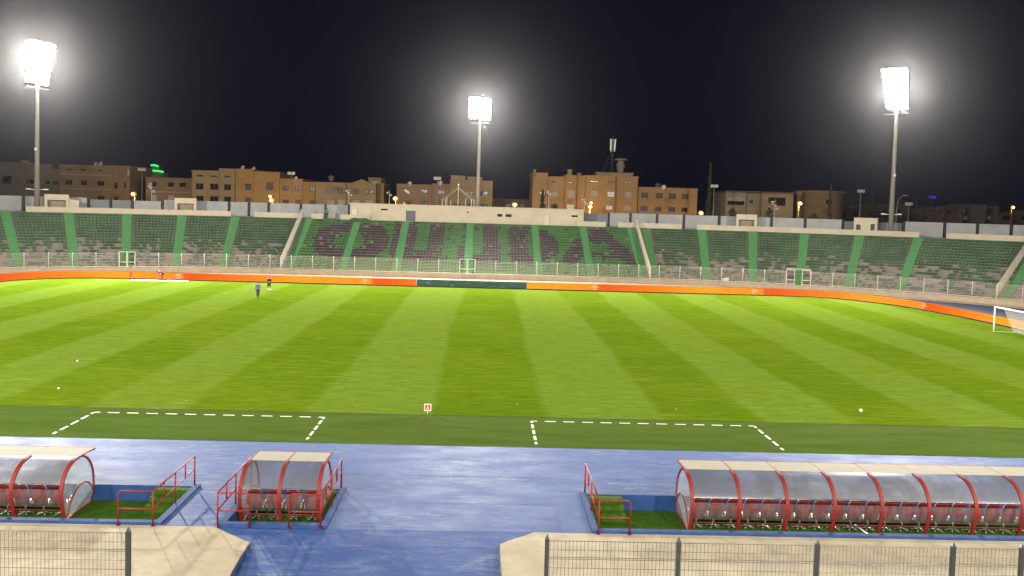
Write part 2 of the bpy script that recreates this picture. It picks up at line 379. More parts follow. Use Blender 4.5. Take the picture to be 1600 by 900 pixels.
def steps(x0, x1, n=3):
    b = MB(); r = .6/(n+1); d = .42
    for k in range(n): b.box(x0, x1, PY1-d*(k+1), PY1-d*k-.003, PZ+.003, -r*(k+.25))
    tag(b.build('turf_steps', M['pit_turf']), kind='structure')
steps(-9.25, -7.9); steps(6.82, 8.15); steps(-3.0, -2.46)
def chipped(P, amt=.018, step=.35):
    rc = random.Random(len(P)*7+1); out = []
    for a, c in zip(P, P[1:]+P[:1]):
        a, c = Vector(a), Vector(c); n = max(1, int((c-a).length/step)) if max(abs(a.x), abs(c.x)) < 30 else max(1, int((c-a).length/2))
        for k in range(n): q = a.lerp(c, k/n); out.append((q.x+rc.uniform(-amt, amt), q.y+rc.uniform(-amt, amt)*(.4 if abs(a.y-c.y) < .01 else 1), q.z))
    return out
# tan concrete aprons either side of the tunnel ramp
b = MB()
b.prism(chipped([(-45, -16.14, -1.0), (-45, -30, -1.0), (-4.31, -30, -1.0), (-4.31, -19.9, -1.0), (-4.42, -17.45, -1.0), (-5.9, -16.14, -1.0)]), (0, 0, 1.0))
tag(b.build('concrete_apron', M['apron']), kind='structure')
b = MB()
b.prism(chipped([(45, -16.14, -1.0), (4.6, -16.14, -1.0), (3.47, -17.2, -1.0), (3.5, -19.65, -1.0), (3.5, -30, -1.0), (45, -30, -1.0)]), (0, 0, 1.0))
tag(b.build('concrete_apron', M['apron']), kind='structure')
b = MB()   # blue painted foot of the left apron's side wall
b.prism([(-4.30, -30, -.98), (-4.26, -30, -.98), (-4.26, -19.9, -.98), (-4.37, -17.45, -.98), (-4.41, -17.45, -.98), (-4.30, -19.9, -.98)], (0, 0, .93))
tag(b.build('wall_skirt', M['blue_paint']), kind='structure')
rect('near_stand_footing', -60, 60, -48, -29.99, 2.3, M['concrete'])
b = MB(); b.box(-45, -3.7, -30, -28.3, 0.002, 2.35); b.box(4.0, 45, -30, -28.3, 0.002, 2.35)
tag(b.build('near_stand_wall', M['concrete']), kind='structure')

b = MB(); rq = random.Random(9)
for y, xa, xb in ((-7.9, -14, 20), (-10.2, -3, 9), (-16.16, -4.3, 3.4), (-13.4, .4, 4.6), (-18.3, -4.0, 3.2)):
    x = xa; 
    while x < xb:
        L_ = rq.uniform(.5, 1.6); w_ = rq.uniform(.008, .02); zz = -.008 if y > -16.1 else -.012-(-16.1-y)*.12
        b.quad((x, y-w_, zz), (x+L_, y-w_, zz), (x+L_, y+w_, zz), (x, y+w_, zz)); x += L_+rq.uniform(0, .5)
tag(b.build('track_seam', mat('seam', (.03, .045, .10), .8, .3, 4)), kind='structure')
# painted dashes of the two technical areas
def dashes(pts, step=.95, ln=.56, w=.12):
    b = MB(); z = .004
    for (a, c) in zip(pts, pts[1:]):
        a, c = Vector((*a, z)), Vector((*c, z)); L = (c-a).length; d = (c-a)/L; n = Vector((-d.y, d.x, 0)); k = max(1, round(L/step)); st = L/k
        for i in range(k+1):
            p = a+d*st*i; q0 = max(0, st*i-ln/2); q1 = min(L, st*i+ln/2)
            b.quad(a+d*q0-n*w/2, a+d*q1-n*w/2, a+d*q1+n*w/2, a+d*q0+n*w/2)
    return b
for pts in ([(-16.45, -5.2), (-16.45, -1.0), (-5.1, -1.0), (-5.1, -5.2)], [(5.3, -5.2), (5.3, -.85), (16.65, -.85), (16.65, -5.3)]):
    for seg, ln in (((pts[0], pts[1]), .72), ((pts[1], pts[2]), .56), ((pts[2], pts[3]), .72)):
        tag(dashes(seg, 1.15 if ln > .6 else .95, ln).build('painted_dashes', M['line']), kind='structure')

# thin air volume added to imitate the lens glow round the floodlights
b = MB(); b.box(-485, 485, -155, 645, -2.2, 42)
hz_ = bpy.data.materials.new('glow_haze'); hz_.use_nodes = True; t_ = hz_.node_tree; t_.nodes.remove(t_.nodes['Principled BSDF'])
pv = t_.nodes.new('ShaderNodeVolumePrincipled'); pv.inputs['Color'].default_value = (.9, .9, .95, 1); pv.inputs['Density'].default_value = HAZE; pv.inputs['Anisotropy'].default_value = .94
t_.links.new(pv.outputs[0], t_.nodes['Material Output'].inputs['Volume'])
o = b.build('glow_haze', hz_); tag(o, kind='stuff')

# ------------------------------------------------------------------ far grandstand
NR, RISE, DEP, Z0 = 19, .387, .8, .65
AIS = [-75.2, -68.7, -62, -55.3, -48.8, -42.3, -35.8, -26.5, -18.6, -10.65, 0, 10.65, 18.6, 26.5, 35.8, 42.3, 48.7, 55.3, 62, 74.8]
stand = tag(empty('grandstand', (0, YF, 0)), 'long curved concrete far stand with rows of seats and bright green stairways', 'grandstand')
stand.location = (0, 0, 0)
SR = [-88+1.0*i for i in range(179)]
b = MB()
for a, c in zip(SR, SR[1:]):
    b.quad(curve(a, 0, Z0), curve(c, 0, Z0), curve(c, .45, Z0), curve(a, .45, Z0))
    for i in range(NR):
        d0 = .45+DEP*i; z = Z0+RISE*i
        if i: b.quad(curve(a, d0, z-RISE), curve(c, d0, z-RISE), curve(c, d0, z), curve(a, d0, z))
        b.quad(curve(a, d0, z), curve(c, d0, z), curve(c, d0+DEP, z), curve(a, d0+DEP, z))
    zt = Z0+RISE*NR; d0 = .45+DEP*NR
    b.quad(curve(a, d0, zt-RISE), curve(c, d0, zt-RISE), curve(c, d0, zt), curve(a, d0, zt))
    b.quad(curve(a, d0, zt), curve(c, d0, zt), curve(c, d0+14, zt), curve(a, d0+14, zt))
    b.quad(curve(a, d0+14, zt), curve(c, d0+14, zt), curve(c, d0+14, -.1), curve(a, d0+14, -.1))
b.build('terrace', M['terrace'], stand)
ZT = Z0+RISE*NR; DT = .45+DEP*NR
def strip(b, s0, s1, d0, d1, z0, z1, step=1.0):
    """solid band that follows the stand's curve"""
    n = max(1, int(abs(s1-s0)/step)); 
    for i in range(n):
        a, c = s0+(s1-s0)*i/n, s0+(s1-s0)*(i+1)/n
        P = [curve(a,d0,z0), curve(c,d0,z0), curve(c,d1,z0), curve(a,d1,z0), curve(a,d0,z1), curve(c,d0,z1), curve(c,d1,z1), curve(a,d1,z1)]
        fs = [(4,5,6,7), (0,1,5,4), (2,3,7,6)]
        if i == 0: fs.append((3,0,4,7))
        if i == n-1: fs.append((1,2,6,5))
        b.add(P, fs)
    return b
AW = {0: 1.0}
def halfw(a): return .55
for a in AIS+[28.4]:      # every painted stairway: two half steps per row
    b = MB()
    for i in range(NR):
        d0 = .45+DEP*i; z = Z0+RISE*i; h = .55 if a != 28.4 else .45
        strip(b, a-h, a+h, d0+.003, d0+.40, z+.002, z+.02, 2); strip(b, a-h, a+h, d0+.40, d0+DEP-.02, z+.002, z+RISE/2, 2); strip(b, a-h, a+h, d0+DEP-.016, d0+DEP-.003, z+RISE/2-.01, z+RISE+.018, 2)
    b.build('stairway', M['aisle'], stand)
b = MB(); strip(b, -88, 88, -.02, .15, -.1, Z0-.021); b.build('front_wall', M['front_wall'], stand)
b = MB(); strip(b, -88, 88, -.06, .16, Z0-.02, Z0+.06); b.build('front_coping', M['front_wall'], stand)
for s0, s1 in ((-88, -62.6), (-59.8, -36.4), (-33.5, -27.8), (-26.2, -24.4), (-21.5, -16.6), (17.6, 22.5), (24.6, 33.2), (35.2, 62.0), (65.0, 88)):
    b = MB(); strip(b, s0, s1, DT+.35, DT+.6, ZT+.001, ZT+.82); b.build('parapet', M['cream'], stand)

# seats
def seat_mesh(name, m):
    """low one-piece bucket seat fixed straight to the concrete step"""
    b = MB(); w = .225
    prof = [(-.02, .10), (-.03, .15), (.04, .17), (.22, .15), (.29, .16), (.325, .23), (.345, .31), (.35, .345), (.325, .35), (.305, .28), (.28, .20), (.22, .11), (.06, .10)]
    V = []
    for x, k in ((-w, .9), (-w*.72, 1), (w*.72, 1), (w, .9)):
        for y, z in prof: V.append((x, y-(.03 if k < 1 else 0)*(z > .2), z if k == 1 else (z-.035 if z > .28 else z+.015)))
    n = len(prof); Fs = [tuple(range(n)), tuple(3*n+j for j in range(n))[::-1]]
    for i in range(3):
        for j in range(n): Fs.append((i*n+j, (i+1)*n+j, (i+1)*n+(j+1) % n, i*n+(j+1) % n))
    b.add(V, Fs); b.box(-.12, .12, .10, .26, 0.0, .125)
    return b.mesh(name, m)
SEATS = {k: seat_mesh('stadium_chair', M[v]) for k, v in (('green', 'seat_green'), ('bright', 'seat_green_bright'), ('purple', 'seat_purple'))}
def letter(s, i):
    """True where the centre blocks spell the club's town in purple seats (rows counted from the bottom)"""
    x = s; r = i
    if r < 4 or r > 17: return False
    t = (r-4)/13.0           # 0 bottom .. 1 top
    def oval(cx, rx, t0, p=2.6): return abs((x-cx)/rx)**p+abs((t-.5)/t0)**p
    if x < -12.6: return oval(-18.6, 5.9, .52) < 1 and oval(-18.9, 2.4, .25) > 1              # O
    if x < -3.6:                                                                             # U
        return (-12.2 < x < -8.7 and t > .1) or (-6.6 < x < -4.2 and t > .1) or (-11.6 < x < -4.7 and t < .25)
    if x < 5.3:                                                                              # J
        return (2.3 < x < 4.9) or (-1.6 < x < 4.6 and t < .2) or (-1.5 < x < .2 and t < .45) or (-1.2 < x < 1.2 and t > .86)
    if x < 14.6:                                                                             # D
        if x < 9.3: return x > 6.3
        return abs((x-7.8)/6.3)**2.4+abs((t-.5)/.53)**2.4 < 1 and not (x < 11.2 and .22 < t < .78 and x > 9.3)
    c = 20.6                                                                                 # A
    hw = 5.4*(1-t)+1.7
    if abs(x-c) > hw: return False
    inner = abs(x-c) < hw-3.1
    return not (inner and (t < .18 or .36 < t < .58))
ORD = ['front', 'second', 'third', 'fourth', 'fifth', 'sixth', 'seventh', 'eighth', 'ninth', 'tenth', 'eleventh', 'twelfth', 'thirteenth', 'fourteenth', 'fifteenth', 'sixteenth', 'seventeenth', 'eighteenth', 'top']
NUM = ['zeroth', 'first', 'second', 'third', 'fourth', 'fifth', 'sixth', 'seventh', 'eighth', 'ninth', 'tenth', 'eleventh', 'twelfth', 'thirteenth', 'fourteenth', 'fifteenth', 'sixteenth', 'seventeenth', 'eighteenth', 'nineteenth', 'twentieth', 'twenty-first', 'twenty-second', 'twenty-third', 'twenty-fourth', 'twenty-fifth', 'twenty-sixth', 'twenty-seventh', 'twenty-eighth', 'twenty-ninth', 'thirtieth']
def block_name(k):
    lo, hi = AIS[k], AIS[k+1]; mid = (lo+hi)/2
    if mid < -27:
        n = len([a for a in AIS if hi-.01 <= a < -26]); return ['first', 'second', 'third', 'fourth', 'fifth', 'sixth', 'seventh'][n-1]+' block left of the left divider fence'
    if mid > 27:
        n = len([a for a in AIS if 26 < a <= lo+.01]); return ['first', 'second', 'third', 'fourth', 'fifth', 'sixth', 'seventh'][n-1]+' block right of the right divider fence'
    return {0: 'centre block'}.get(99) or (['third', 'second', 'first'][[i for i in range(3) if AIS[7+i] == lo][0]]+' block left of the centre stairway' if mid < 0 else ['first', 'second', 'third'][[i for i in range(3) if AIS[10+i] == lo][0]]+' block right of the centre stairway')
rs = random.Random(3); allseats = []
for k in range(len(AIS)-1):
    lo, hi = AIS[k]+.66, AIS[k+1]-.66; mid = (lo+hi)/2; side = abs(mid) > 27
    if lo < -27.3 < hi or AIS[k+1] == -26.5: hi = -28.1
    if AIS[k] == 26.5: lo = 29.1
    rowseats = {}
    for i in range(NR):
        d = .45+DEP*i+.22; wid = (hi-lo); sc = 1 if abs(mid) < 26 else (RAD+d)/RAD
        n = int(wid*sc/.47); cnt = 0
        clus = [rs.random() for _ in range(n//2+2)]
        for j in range(n):
            s = lo+wid*(j+.5)/n
            if side:
                dens = 1.0 if i >= 11 else (.44, .42, .46, .5, .46, .52, .55, .6, .7, .85, .95)[i]
                u = clus[(j+(i % 2)) // 2] if rs.random() < .4 else rs.random()
                if u > dens: continue
            elif rs.random() > .985: continue
            cnt += 1
            kind = 'purple' if (not side and (letter(s+rs.uniform(-.25, .25), i) != (rs.random() < .035))) else ('green' if side else 'bright')
            p = curve(s, d, Z0+RISE*i); nn = normal(s)
            allseats.append([p, math.atan2(-nn.x, nn.y), kind, k, i, cnt])
def in_view(p):
    v = p-EYE; z = v.dot(FWD); x = 800+F*v.dot(RGT)/z
    return z > 0 and 2 < x < 1598
near = sorted([q for q in allseats if in_view(q[0])], key=lambda q: (q[0]-EYE).length)[:300]
nid = {id(q) for q in near}
GRPS = {'green': 'green seats in the lower rows of the far stand', 'bright': 'green seats in the lower rows of the far stand', 'purple': 'purple seats in the lower rows of the far stand'}
for p, rz, kind, k, i, cnt in near:
    o = link_copy('stadium_chair', SEATS[kind], None, p+Vector((0,0,.004)), rz)
    col = 'purple' if kind == 'purple' else 'green'
    tag(o, f'{col} seat, {ORD[i]} row, {NUM[cnt]} from left, {block_name(k)}', 'stadium chair', GRPS[kind])
for kind in SEATS:    # the thousands of other seats
    me = SEATS[kind]; V = [v.co.copy() for v in me.vertices]; P = [tuple(f.vertices) for f in me.polygons]; b = MB()
    for q in allseats:
        if q[2] != kind or id(q) in nid: continue
        mx = Matrix.Translation(q[0]+Vector((0,0,.004))) @ Matrix.Rotation(q[1]+rs.uniform(-.03,.03), 4, 'Z')
        b.add([mx @ v for v in V], P)
    o = b.build('stadium_chairs', M[{'green': 'seat_green', 'bright': 'seat_green_bright', 'purple': 'seat_purple'}[kind]])
    tag(o, {'green': 'dark green seats massed over the upper rows of the side blocks', 'bright': 'brighter green seats filling the centre blocks around the purple letters', 'purple': 'purple seats spelling big letters across the centre blocks'}[kind], 'seats', kind='stuff')

# front fence of the far stand: posts every 3 m, thin welded wires, bottom rail
GATES = [(-49.7, -47.6), (-1.15, 1.15), (46.9, 50.3)]
def mesh_bay(length, h):
    b = MB(); n = int(length/.06)
    for i in range(n): 
        x = length*(i+.5)/n; b.box(x-.003, x+.003, -.003, .003, .06, h)
    for j in range(9): 
        z = .1+(h-.12)*j/8; b.box(0, length, -.005, .005, z-.005, z+.005)
    return b.mesh('mesh_panel', M['white_metal'])
BAY = mesh_bay(3.0, 1.95)
pm = MB().tube([(0,0,0), (0,0,2.1)], .05, 6).mesh('post', M['white_metal'])
def run_fence(s0, s1, label):
    root = tag(empty('stand_fence', curve((s0+s1)/2, .05, Z0+.06)), label, 'fence', 'white fences along the foot of the far stand')
    inv = Matrix.Translation(-Vector(root.location)); n = max(1, round((s1-s0)/3.0))
    for i in range(n+1):
        s = s0+(s1-s0)*i/n; p = curve(s, .05, Z0+.06); link_copy('post', pm, root, inv @ p)
        if i < n:
            q = curve(s0+(s1-s0)*(i+1)/n, .05, Z0+.06); d = q-p
            w = link_copy('mesh_panel', BAY, root, inv @ p, math.atan2(d.y, d.x)); w.scale = (d.length/3.0, 1, 1)
    b = MB(); b.tube([inv @ curve(s0+(s1-s0)*i/(n*2), .05, Z0+.16) for i in range(n*2+1)], .05, 6); b.build('bottom_rail', M['white_metal'], root)
    b = MB(); b.tube([inv @ curve(s0+(s1-s0)*i/(n*2), .05, Z0+2.0) for i in range(n*2+1)], .018, 5); b.build('top_wire', M['white_metal'], root)
run_fence(-85, GATES[0][0], 'white post and wire fence at the stand foot, left of the leftmost gate')
run_fence(GATES[0][1], GATES[1][0], 'white post and wire fence at the stand foot between the left and middle gates')
run_fence(GATES[1][1], GATES[2][0], 'white post and wire fence at the stand foot between the middle and right gates')
run_fence(GATES[2][1], 86, 'white post and wire fence at the stand foot, right of the rightmost gate')
def gate(s0, s1, leaves, label, topgap=False):
    root = tag(empty('stand_gate', curve((s0+s1)/2, .0, Z0+.06)), label, 'gate', 'white framed gates in the stand fence')
    t = tangent((s0+s1)/2); w = (s1-s0)
    def P(x, z): return t*x+Vector((0,0,z))
    for (a, c) in leaves:
        xa, xc = -w/2+w*a, -w/2+w*c; b = MB()
        for z in (.12, .75, 2.2): b.beam(P(xa, z), P(xc, z), .08)
        for x in (xa+.04, xc-.04): b.beam(P(x, .02), P(x, 2.24), .09)
        b.build('gate_leaf', M['white_metal'], root)
    if topgap:
        b = MB(); b.beam(P(-w/2, 2.35), P(w/2, 2.35), .09); b.build('top_bar', M['white_metal'], root)
gate(*GATES[0], [(0, .49), (.51, 1)], 'white double gate at the stand foot behind the person in orange')
gate(*GATES[1], [(0, .49), (.51, 1)], 'white double gate at the foot of the centre stairway')
gate(*GATES[2], [(0, .35), (.64, 1)], 'white gate of two spaced leaves at the foot of a right-hand stairway', True)
# sloping divider fences up the stand
def divider(s, label):
    root = tag(empty('divider_fence', curve(s, 0, Z0)), label, 'fence', 'sloping divider fences up the stand'); o = Vector(root.location)
    n = 17
    pts = [curve(s, .1+(DT+.8)*i/n, Z0+max(0, (ZT-Z0))*i/n+.02)-o for i in range(n+1)]
    b = MB()
    for p in pts: b.tube([p, p+Vector((0,0,1.75))], .05, 6)
    b.build('posts', M['white_metal'], root).name = 'upright'
    for z in (.25, 1.72): b = MB(); b.tube([p+Vector((0,0,z)) for p in pts], .055, 6); b.build('rail', M['white_metal'], root)
    b = MB()
    for p, q in zip(pts, pts[1:]):
        for k in range(14):
            u = p.lerp(q, (k+.5)/14); b.box(u.x-.008, u.x+.008, u.y-.008, u.y+.008, u.z+.25, u.z+1.72)
    b.build('infill_bars', M['white_metal'], root)
divider(-27.5, 'white sloping divider fence left of the purple letters')
divider(27.3, 'white sloping divider fence right of the purple letters')
divider(74.0, 'white sloping divider fence at the photo right edge above the goal')

# white press building on top of the centre
def wall_open(b, x0, x1, z0, z1, y, ops, depth=.22):
    """front wall facing -Y with real openings and reveals; ops = (xa, xb, za, zb)"""
    xs = sorted({x0, x1, *[v for o in ops for v in o[:2]]}); zs = sorted({z0, z1, *[v for o in ops for v in o[2:]]})
    xs = [x for x in xs if x0 <= x <= x1]; zs = [z for z in zs if z0 <= z <= z1]
    for i in range(len(xs)-1):
        for j in range(len(zs)-1):
            cx, cz = (xs[i]+xs[i+1])/2, (zs[j]+zs[j+1])/2
            if any(o[0] < cx < o[1] and o[2] < cz < o[3] for o in ops): continue
            b.quad((xs[i],y,zs[j]), (xs[i+1],y,zs[j]), (xs[i+1],y,zs[j+1]), (xs[i],y,zs[j+1]))
    for xa, xb, za, zb in ops:
        y2 = y+depth
        b.quad((xa,y,za), (xa,y2,za), (xa,y2,zb), (xa,y,zb)); b.quad((xb,y2,za), (xb,y,za), (xb,y,zb), (xb,y2,zb))
        b.quad((xa,y,za), (xb,y,za), (xb,y2,za), (xa,y2,za)); b.quad((xa,y2,zb), (xb,y2,zb), (xb,y,zb), (xa,y,zb))
def shell(b, x0, x1, z0, z1, y, dep, ops):
    wall_open(b, x0, x1, z0, z1, y, ops)
    b.quad((x1,y,z0), (x1,y+dep,z0), (x1,y+dep,z1), (x1,y,z1)); b.quad((x0,y+dep,z0), (x0,y,z0), (x0,y,z1), (x0,y+dep,z1))
    b.quad((x0,y,z1), (x1,y,z1), (x1,y+dep,z1), (x0,y+dep,z1)); b.quad((x1,y+dep,z0), (x0,y+dep,z0), (x0,y+dep,z1), (x1,y+dep,z1))
def pane(b, o, y, t=.04): b.box(o[0]-.02, o[1]+.02, y, y+t, o[2]-.02, o[3]+.02)
YP = YF+DT+.75
press = tag(empty('press_building', (0, 0, 0)), 'long low cream press building on top of the centre of the far stand', 'building')
XL, XR, ZR = at(547, 330, YP).x, at(912, 345, YP).x, ZT+2.62
def opx(x0, y0, x1, y1, Y): p, q = at(x0, y1, Y), at(x1, y0, Y); return (p.x, q.x, p.z, q.z)
door_o = opx(634, 329.5, 649.5, 347, YP); door_o = (door_o[0], door_o[1], ZT+.02, door_o[3])
slots = [opx(595, 326.3, 606, 328.6, YP), opx(777, 334.5, 785, 338.5, YP), opx(790, 334.8, 799.5, 339, YP), opx(893, 336.5, 903, 339, YP), opx(729.5, 330.5, 732, 332.5, YP)]
b = MB(); shell(b, XL, XR, ZT, ZR, YP, 4, [door_o]+slots); b.build('wall', M['cream'], press)
b = MB(); b.box(XL-.12, XR+.12, YP-.12, YP+4.1, ZR+.002, ZR+.16); b.build('roof', M['cream'], press)
b = MB(); mid_ = (door_o[0]+door_o[1])/2+.2
b.box(door_o[0], mid_, YP+.16, YP+.2, door_o[2], door_o[3]); b.box(mid_+.03, door_o[1], YP+.10, YP+.2, door_o[2], door_o[3])
d = b.build('door', M['door_grey'], press); b = MB(); b.box(mid_+.12, mid_+.2, YP+.04, YP+.098, ZT+1.0, ZT+1.1); b.build('handle', M['chrome'], d)
for o in slots: b = MB(); pane(b, o, YP+.15); b.build('slot_window', M['glass'], press)
for px0, px1, pya in ((549.5, 558, 327), (850, 858, 335.5)):   # flush white doors
    o = opx(px0, pya, px1, pya+15, YP); o = (o[0], o[1], ZT+.03, o[3]); b = MB()
    b.box(o[0], o[1], YP-.035, YP-.003, o[2], o[3]); dd = b.build('door', M['white_metal'], press); b = MB()
    b.beam((o[0]-.03, YP-.03, o[2]), (o[0]-.03, YP-.03, o[3]+.03), .05); b.beam((o[1]+.03, YP-.03, o[2]), (o[1]+.03, YP-.03, o[3]+.03), .05); b.beam((o[0], YP-.03, o[3]+.03), (o[1], YP-.03, o[3]+.03), .05)
    b.build('frame', M['steel'], dd)

# perimeter wall of grey sheets behind the stand's top walk
peri = tag(empty('perimeter_wall', (0,0,0)), 'grey sheet wall with dark posts behind the top of the far stand', 'wall')
rp = random.Random(11); DP = 20.5
s = -86.0
while s < 86:
    L = rp.choice([3.4, 3.4, 4.0, 4.4, 2.4]); e = min(s+L, 87)
    if not (-17 < s and e < 17):
        b = MB(); low = rp.random(); strip(b, s+.18, e-.18, DP, DP+.06, ZT+.01, ZT+2.35-(.25 if low < .2 else 0), 1.5)
        b.build('sheet_panel', M['grey_wall'] if low > .16 else M['grey_wall_dark'], peri)
        b = MB(); q = curve(s, DP+.05, ZT); b.box(q.x-.17, q.x+.17, q.y-.1, q.y+.15, ZT, ZT+2.4); b.build('post', M['dark_post'], peri)
    s = e
# entrance portals on the top walk
def portal(px0, px1, ytop, label, arches=False):
    Y = curve(0, 18.2).y
    p0, p1 = at(px0, ytop+10, 100), at(px1, ytop+10, 100); mx = (p0+p1)/2
    # find the place on the walk that lies on this bearing
    best = min((x*.25 for x in range(-340, 341)), key=lambda s: abs((curve(s, 18.0)-EYE).x/(curve(s, 18.0)-EYE).y-(mx-EYE).x/(mx-EYE).y))
    c = curve(best, 18.0, ZT); dist = (c-EYE).dot(FWD); w = (px1-px0)/F*dist; h = 2.75
    root = tag(empty('entrance_portal', c, math.atan2(-normal(best).x, normal(best).y)), label, 'portal', 'cream entrance portals on the top walk')
    ops = [(-w*.38, w*.38, 0.02, h*.68)] if not arches else [(-w*.40, -w*.2, 0.02, h*.6), (w*.22, w*.4, .02, h*.66)]
    b = MB(); wall_open(b, -w/2, w/2, 0, h, -.6, ops, 1.0)
    b.quad((w/2,-.6,0), (w/2,1.4,0), (w/2,1.4,h), (w/2,-.6,h)); b.quad((-w/2,1.4,0), (-w/2,-.6,0), (-w/2,-.6,h), (-w/2,1.4,h)); b.quad((-w/2,-.6,h), (w/2,-.6,h), (w/2,1.4,h), (-w/2,1.4,h))
    b.build('wall', M['cream'], root)
    b = MB(); 
    for o in ops: pane(b, o, .35)
    b.build('shutter', M['grey_wall_dark'] if arches else M['concrete'], root)
    return root, w, h
pr, w, h = portal(70, 104, 302, 'cream portal with a lean-to side wall beside the left floodlight mast')
b = MB(); b.prism([(w/2+.02, -.9, 0), (w/2+1.4, -.9, 0), (w/2+1.4, -.9, 1.9), (w/2+.02, -.9, 2.1)], (0, 1.2, 0)); b.build('side_wall', M['cream'], pr)
portal(273, 305, 308, 'cream portal with a closed shutter left of the orange lamp pair')
portal(1150, 1181, 333, 'cream portal in front of the pale villa')
portal(1336, 1370, 338, 'cream portal with two arched openings left of the right mast', True)

# ------------------------------------------------------------------ floodlight masts
def mast(x, y, z0, zl, w, rows, cols, base_ring, label):
    root = tag(empty('floodlight_mast', (x, y, z0)), label, 'floodlight', 'floodlight masts')
    h = zl-z0; face = (Vector((0, 25, 0))-Vector((x, y, 0))).normalized(); side = Vector((-face.y, face.x, 0)); up = Vector((0,0,1))
    tilt = (face*.94-up*.34).normalized(); upt = side.cross(tilt); upt = upt if upt.z > 0 else -upt
    HH = w*rows/cols
    b = MB(); b.tube([(0,0,0), (0,0,h*.5), (0,0,h+HH*.35)], [.40, .31, .2], 14); b.build('pole', M['steel'], root)
    b = MB(); c = Vector((0,0,h))+face*.75
    pl = MB(); pl.obox(Vector((0,0,h-HH/2-.55)), side*w*.42, face*.55, up*.05); pl.build('platform', M['steel'], root)
    for j in range(rows+1):
        q = c+upt*(-HH/2+HH*j/rows)-tilt*.22; b.beam(q-side*w*.41, q+side*w*.41, .09)
    for i in (-.76, -.3, .3, .76): b.beam(c-tilt*.25+side*w/2*i-upt*HH/2, c-tilt*.25+side*w/2*i+upt*HH/2, .1)
    b.beam(Vector((0,0,h-HH*.3)), c-tilt*.25-upt*HH*.3, .2); b.beam(Vector((0,0,h+HH*.25)), c-tilt*.25+upt*HH*.25, .2)
    fr = b.build('lamp_frame', M['steel'], root)
    rl = random.Random(int(x)); 
    hb = MB(); lb = MB()
    for j in range(rows):
        skew = 0
        for i in range(cols):
            if base_ring and j == 0 and i == cols//2-1 and rl.random() < .5: continue
            q = c+side*(w*(i+.5)/cols-w/2)*(1 if not base_ring else .78+.22*j/(rows-1))+upt*(HH*(j+.5)/rows-HH/2)
            q = q+upt*(.12 if i < cols/2 else -.12)
            n = (tilt+side*rl.uniform(-.12, .12)+upt*rl.uniform(-.08, .08)).normalized(); a = n.cross(up).normalized(); u2 = a.cross(n)
            if u2.z < 0: u2 = -u2
            rr = .92*w/cols/2; k = 10; ring = lambda r, d: [q+n*d+(a*math.cos(6.2832*t/k)+u2*math.sin(6.2832*t/k))*r for t in range(k)]
            V = ring(rr, .12)+ring(rr*.9, -.02)+ring(rr*.3, -.3)
            hb.add(V, [(t, k+t, k+(t+1) % k, (t+1) % k) for t in range(k)]+[(k+t, 2*k+t, 2*k+(t+1) % k, k+(t+1) % k) for t in range(k)]+[tuple(2*k+t for t in range(k))])
            lb.add(ring(rr*.93, .09), [tuple(range(k))])
    hb.build('lamp_housings', M['steel'], fr).name = 'lamp_housing'
    lb.build('lamp_glasses', M['lamp'], fr).name = 'lamp_glass'
    if base_ring:
        b = MB(); 
        for sx in (-1, 1): b.beam((0,0,3.4), Vector((0,0,3.4))+side*sx*1.0, .06); b.obox(Vector((0,0,3.45))+side*sx*1.25, side*.3, face*.16, up*.07)
        b.build('obstruction_lamp', M['white_paint'], root)
        b = MB(); b.box(-.15,.15,-.55,-.4,9.3,9.7); b.build('junction_box', M['white_paint'], root)
    return root
mast(-65.8, 91.5, ZT, 30.4, 4.0, 8, 5, True, 'tall floodlight mast at the left end of the far stand')
mast(1.0, 108, 0, 27.5, 3.7, 5, 5, False, 'shorter floodlight mast behind the centre of the far stand')
mast(65.9, 91.5, ZT, 30.8, 4.0, 8, 5, True, 'tall floodlight mast at the right end of the far stand')

# ------------------------------------------------------------------ LED perimeter boards
def led_mat():
    m = bpy.data.materials.new('led_screen'); m.use_nodes = True; t = m.node_tree; N = t.nodes; L = t.links
    uv = N.new('ShaderNodeUVMap'); sx = N.new('ShaderNodeSeparateXYZ'); L.new(uv.outputs[0], sx.inputs[0])
    fr = N.new('ShaderNodeMath'); fr.operation = 'FRACT'; L.new(sx.outputs[0], fr.inputs[0])
    cr = N.new('ShaderNodeValToRGB'); e = cr.color_ramp.elements
    e[0].position = 0; e[0].color = (1, .10, .010, 1); e[1].position = 1; e[1].color = (1, .22, .015, 1)
    for p, c in ((.06, (1, .09, .009, 1)), (.3, (1, .17, .012, 1)), (.62, (1, .30, .02, 1)), (.85, (1, .26, .018, 1))):
        q = e.new(p); q.color = c
    L.new(fr.outputs[0], cr.inputs[0])
    no = N.new('ShaderNodeTexNoise'); no.inputs['Scale'].default_value = 5; no.inputs['Detail'].default_value = 3
    mp = N.new('ShaderNodeMapping'); mp.inputs['Scale'].default_value = (6, .9, 1); L.new(uv.outputs[0], mp.inputs[0]); L.new(mp.outputs[0], no.inputs['Vector'])
    mr = N.new('ShaderNodeMapRange'); mr.inputs[1].default_value = .3; mr.inputs[2].default_value = .7; mr.inputs[3].default_value = 1.15; mr.inputs[4].default_value = 1.6; L.new(no.outputs['Fac'], mr.inputs[0])
    em = N.new('ShaderNodeEmission'); L.new(cr.outputs[0], em.inputs[0]); L.new(mr.outputs[0], em.inputs[1])
    L.new(em.outputs[0], N['Material Output'].inputs[0]); return m
M['led'] = led_mat()
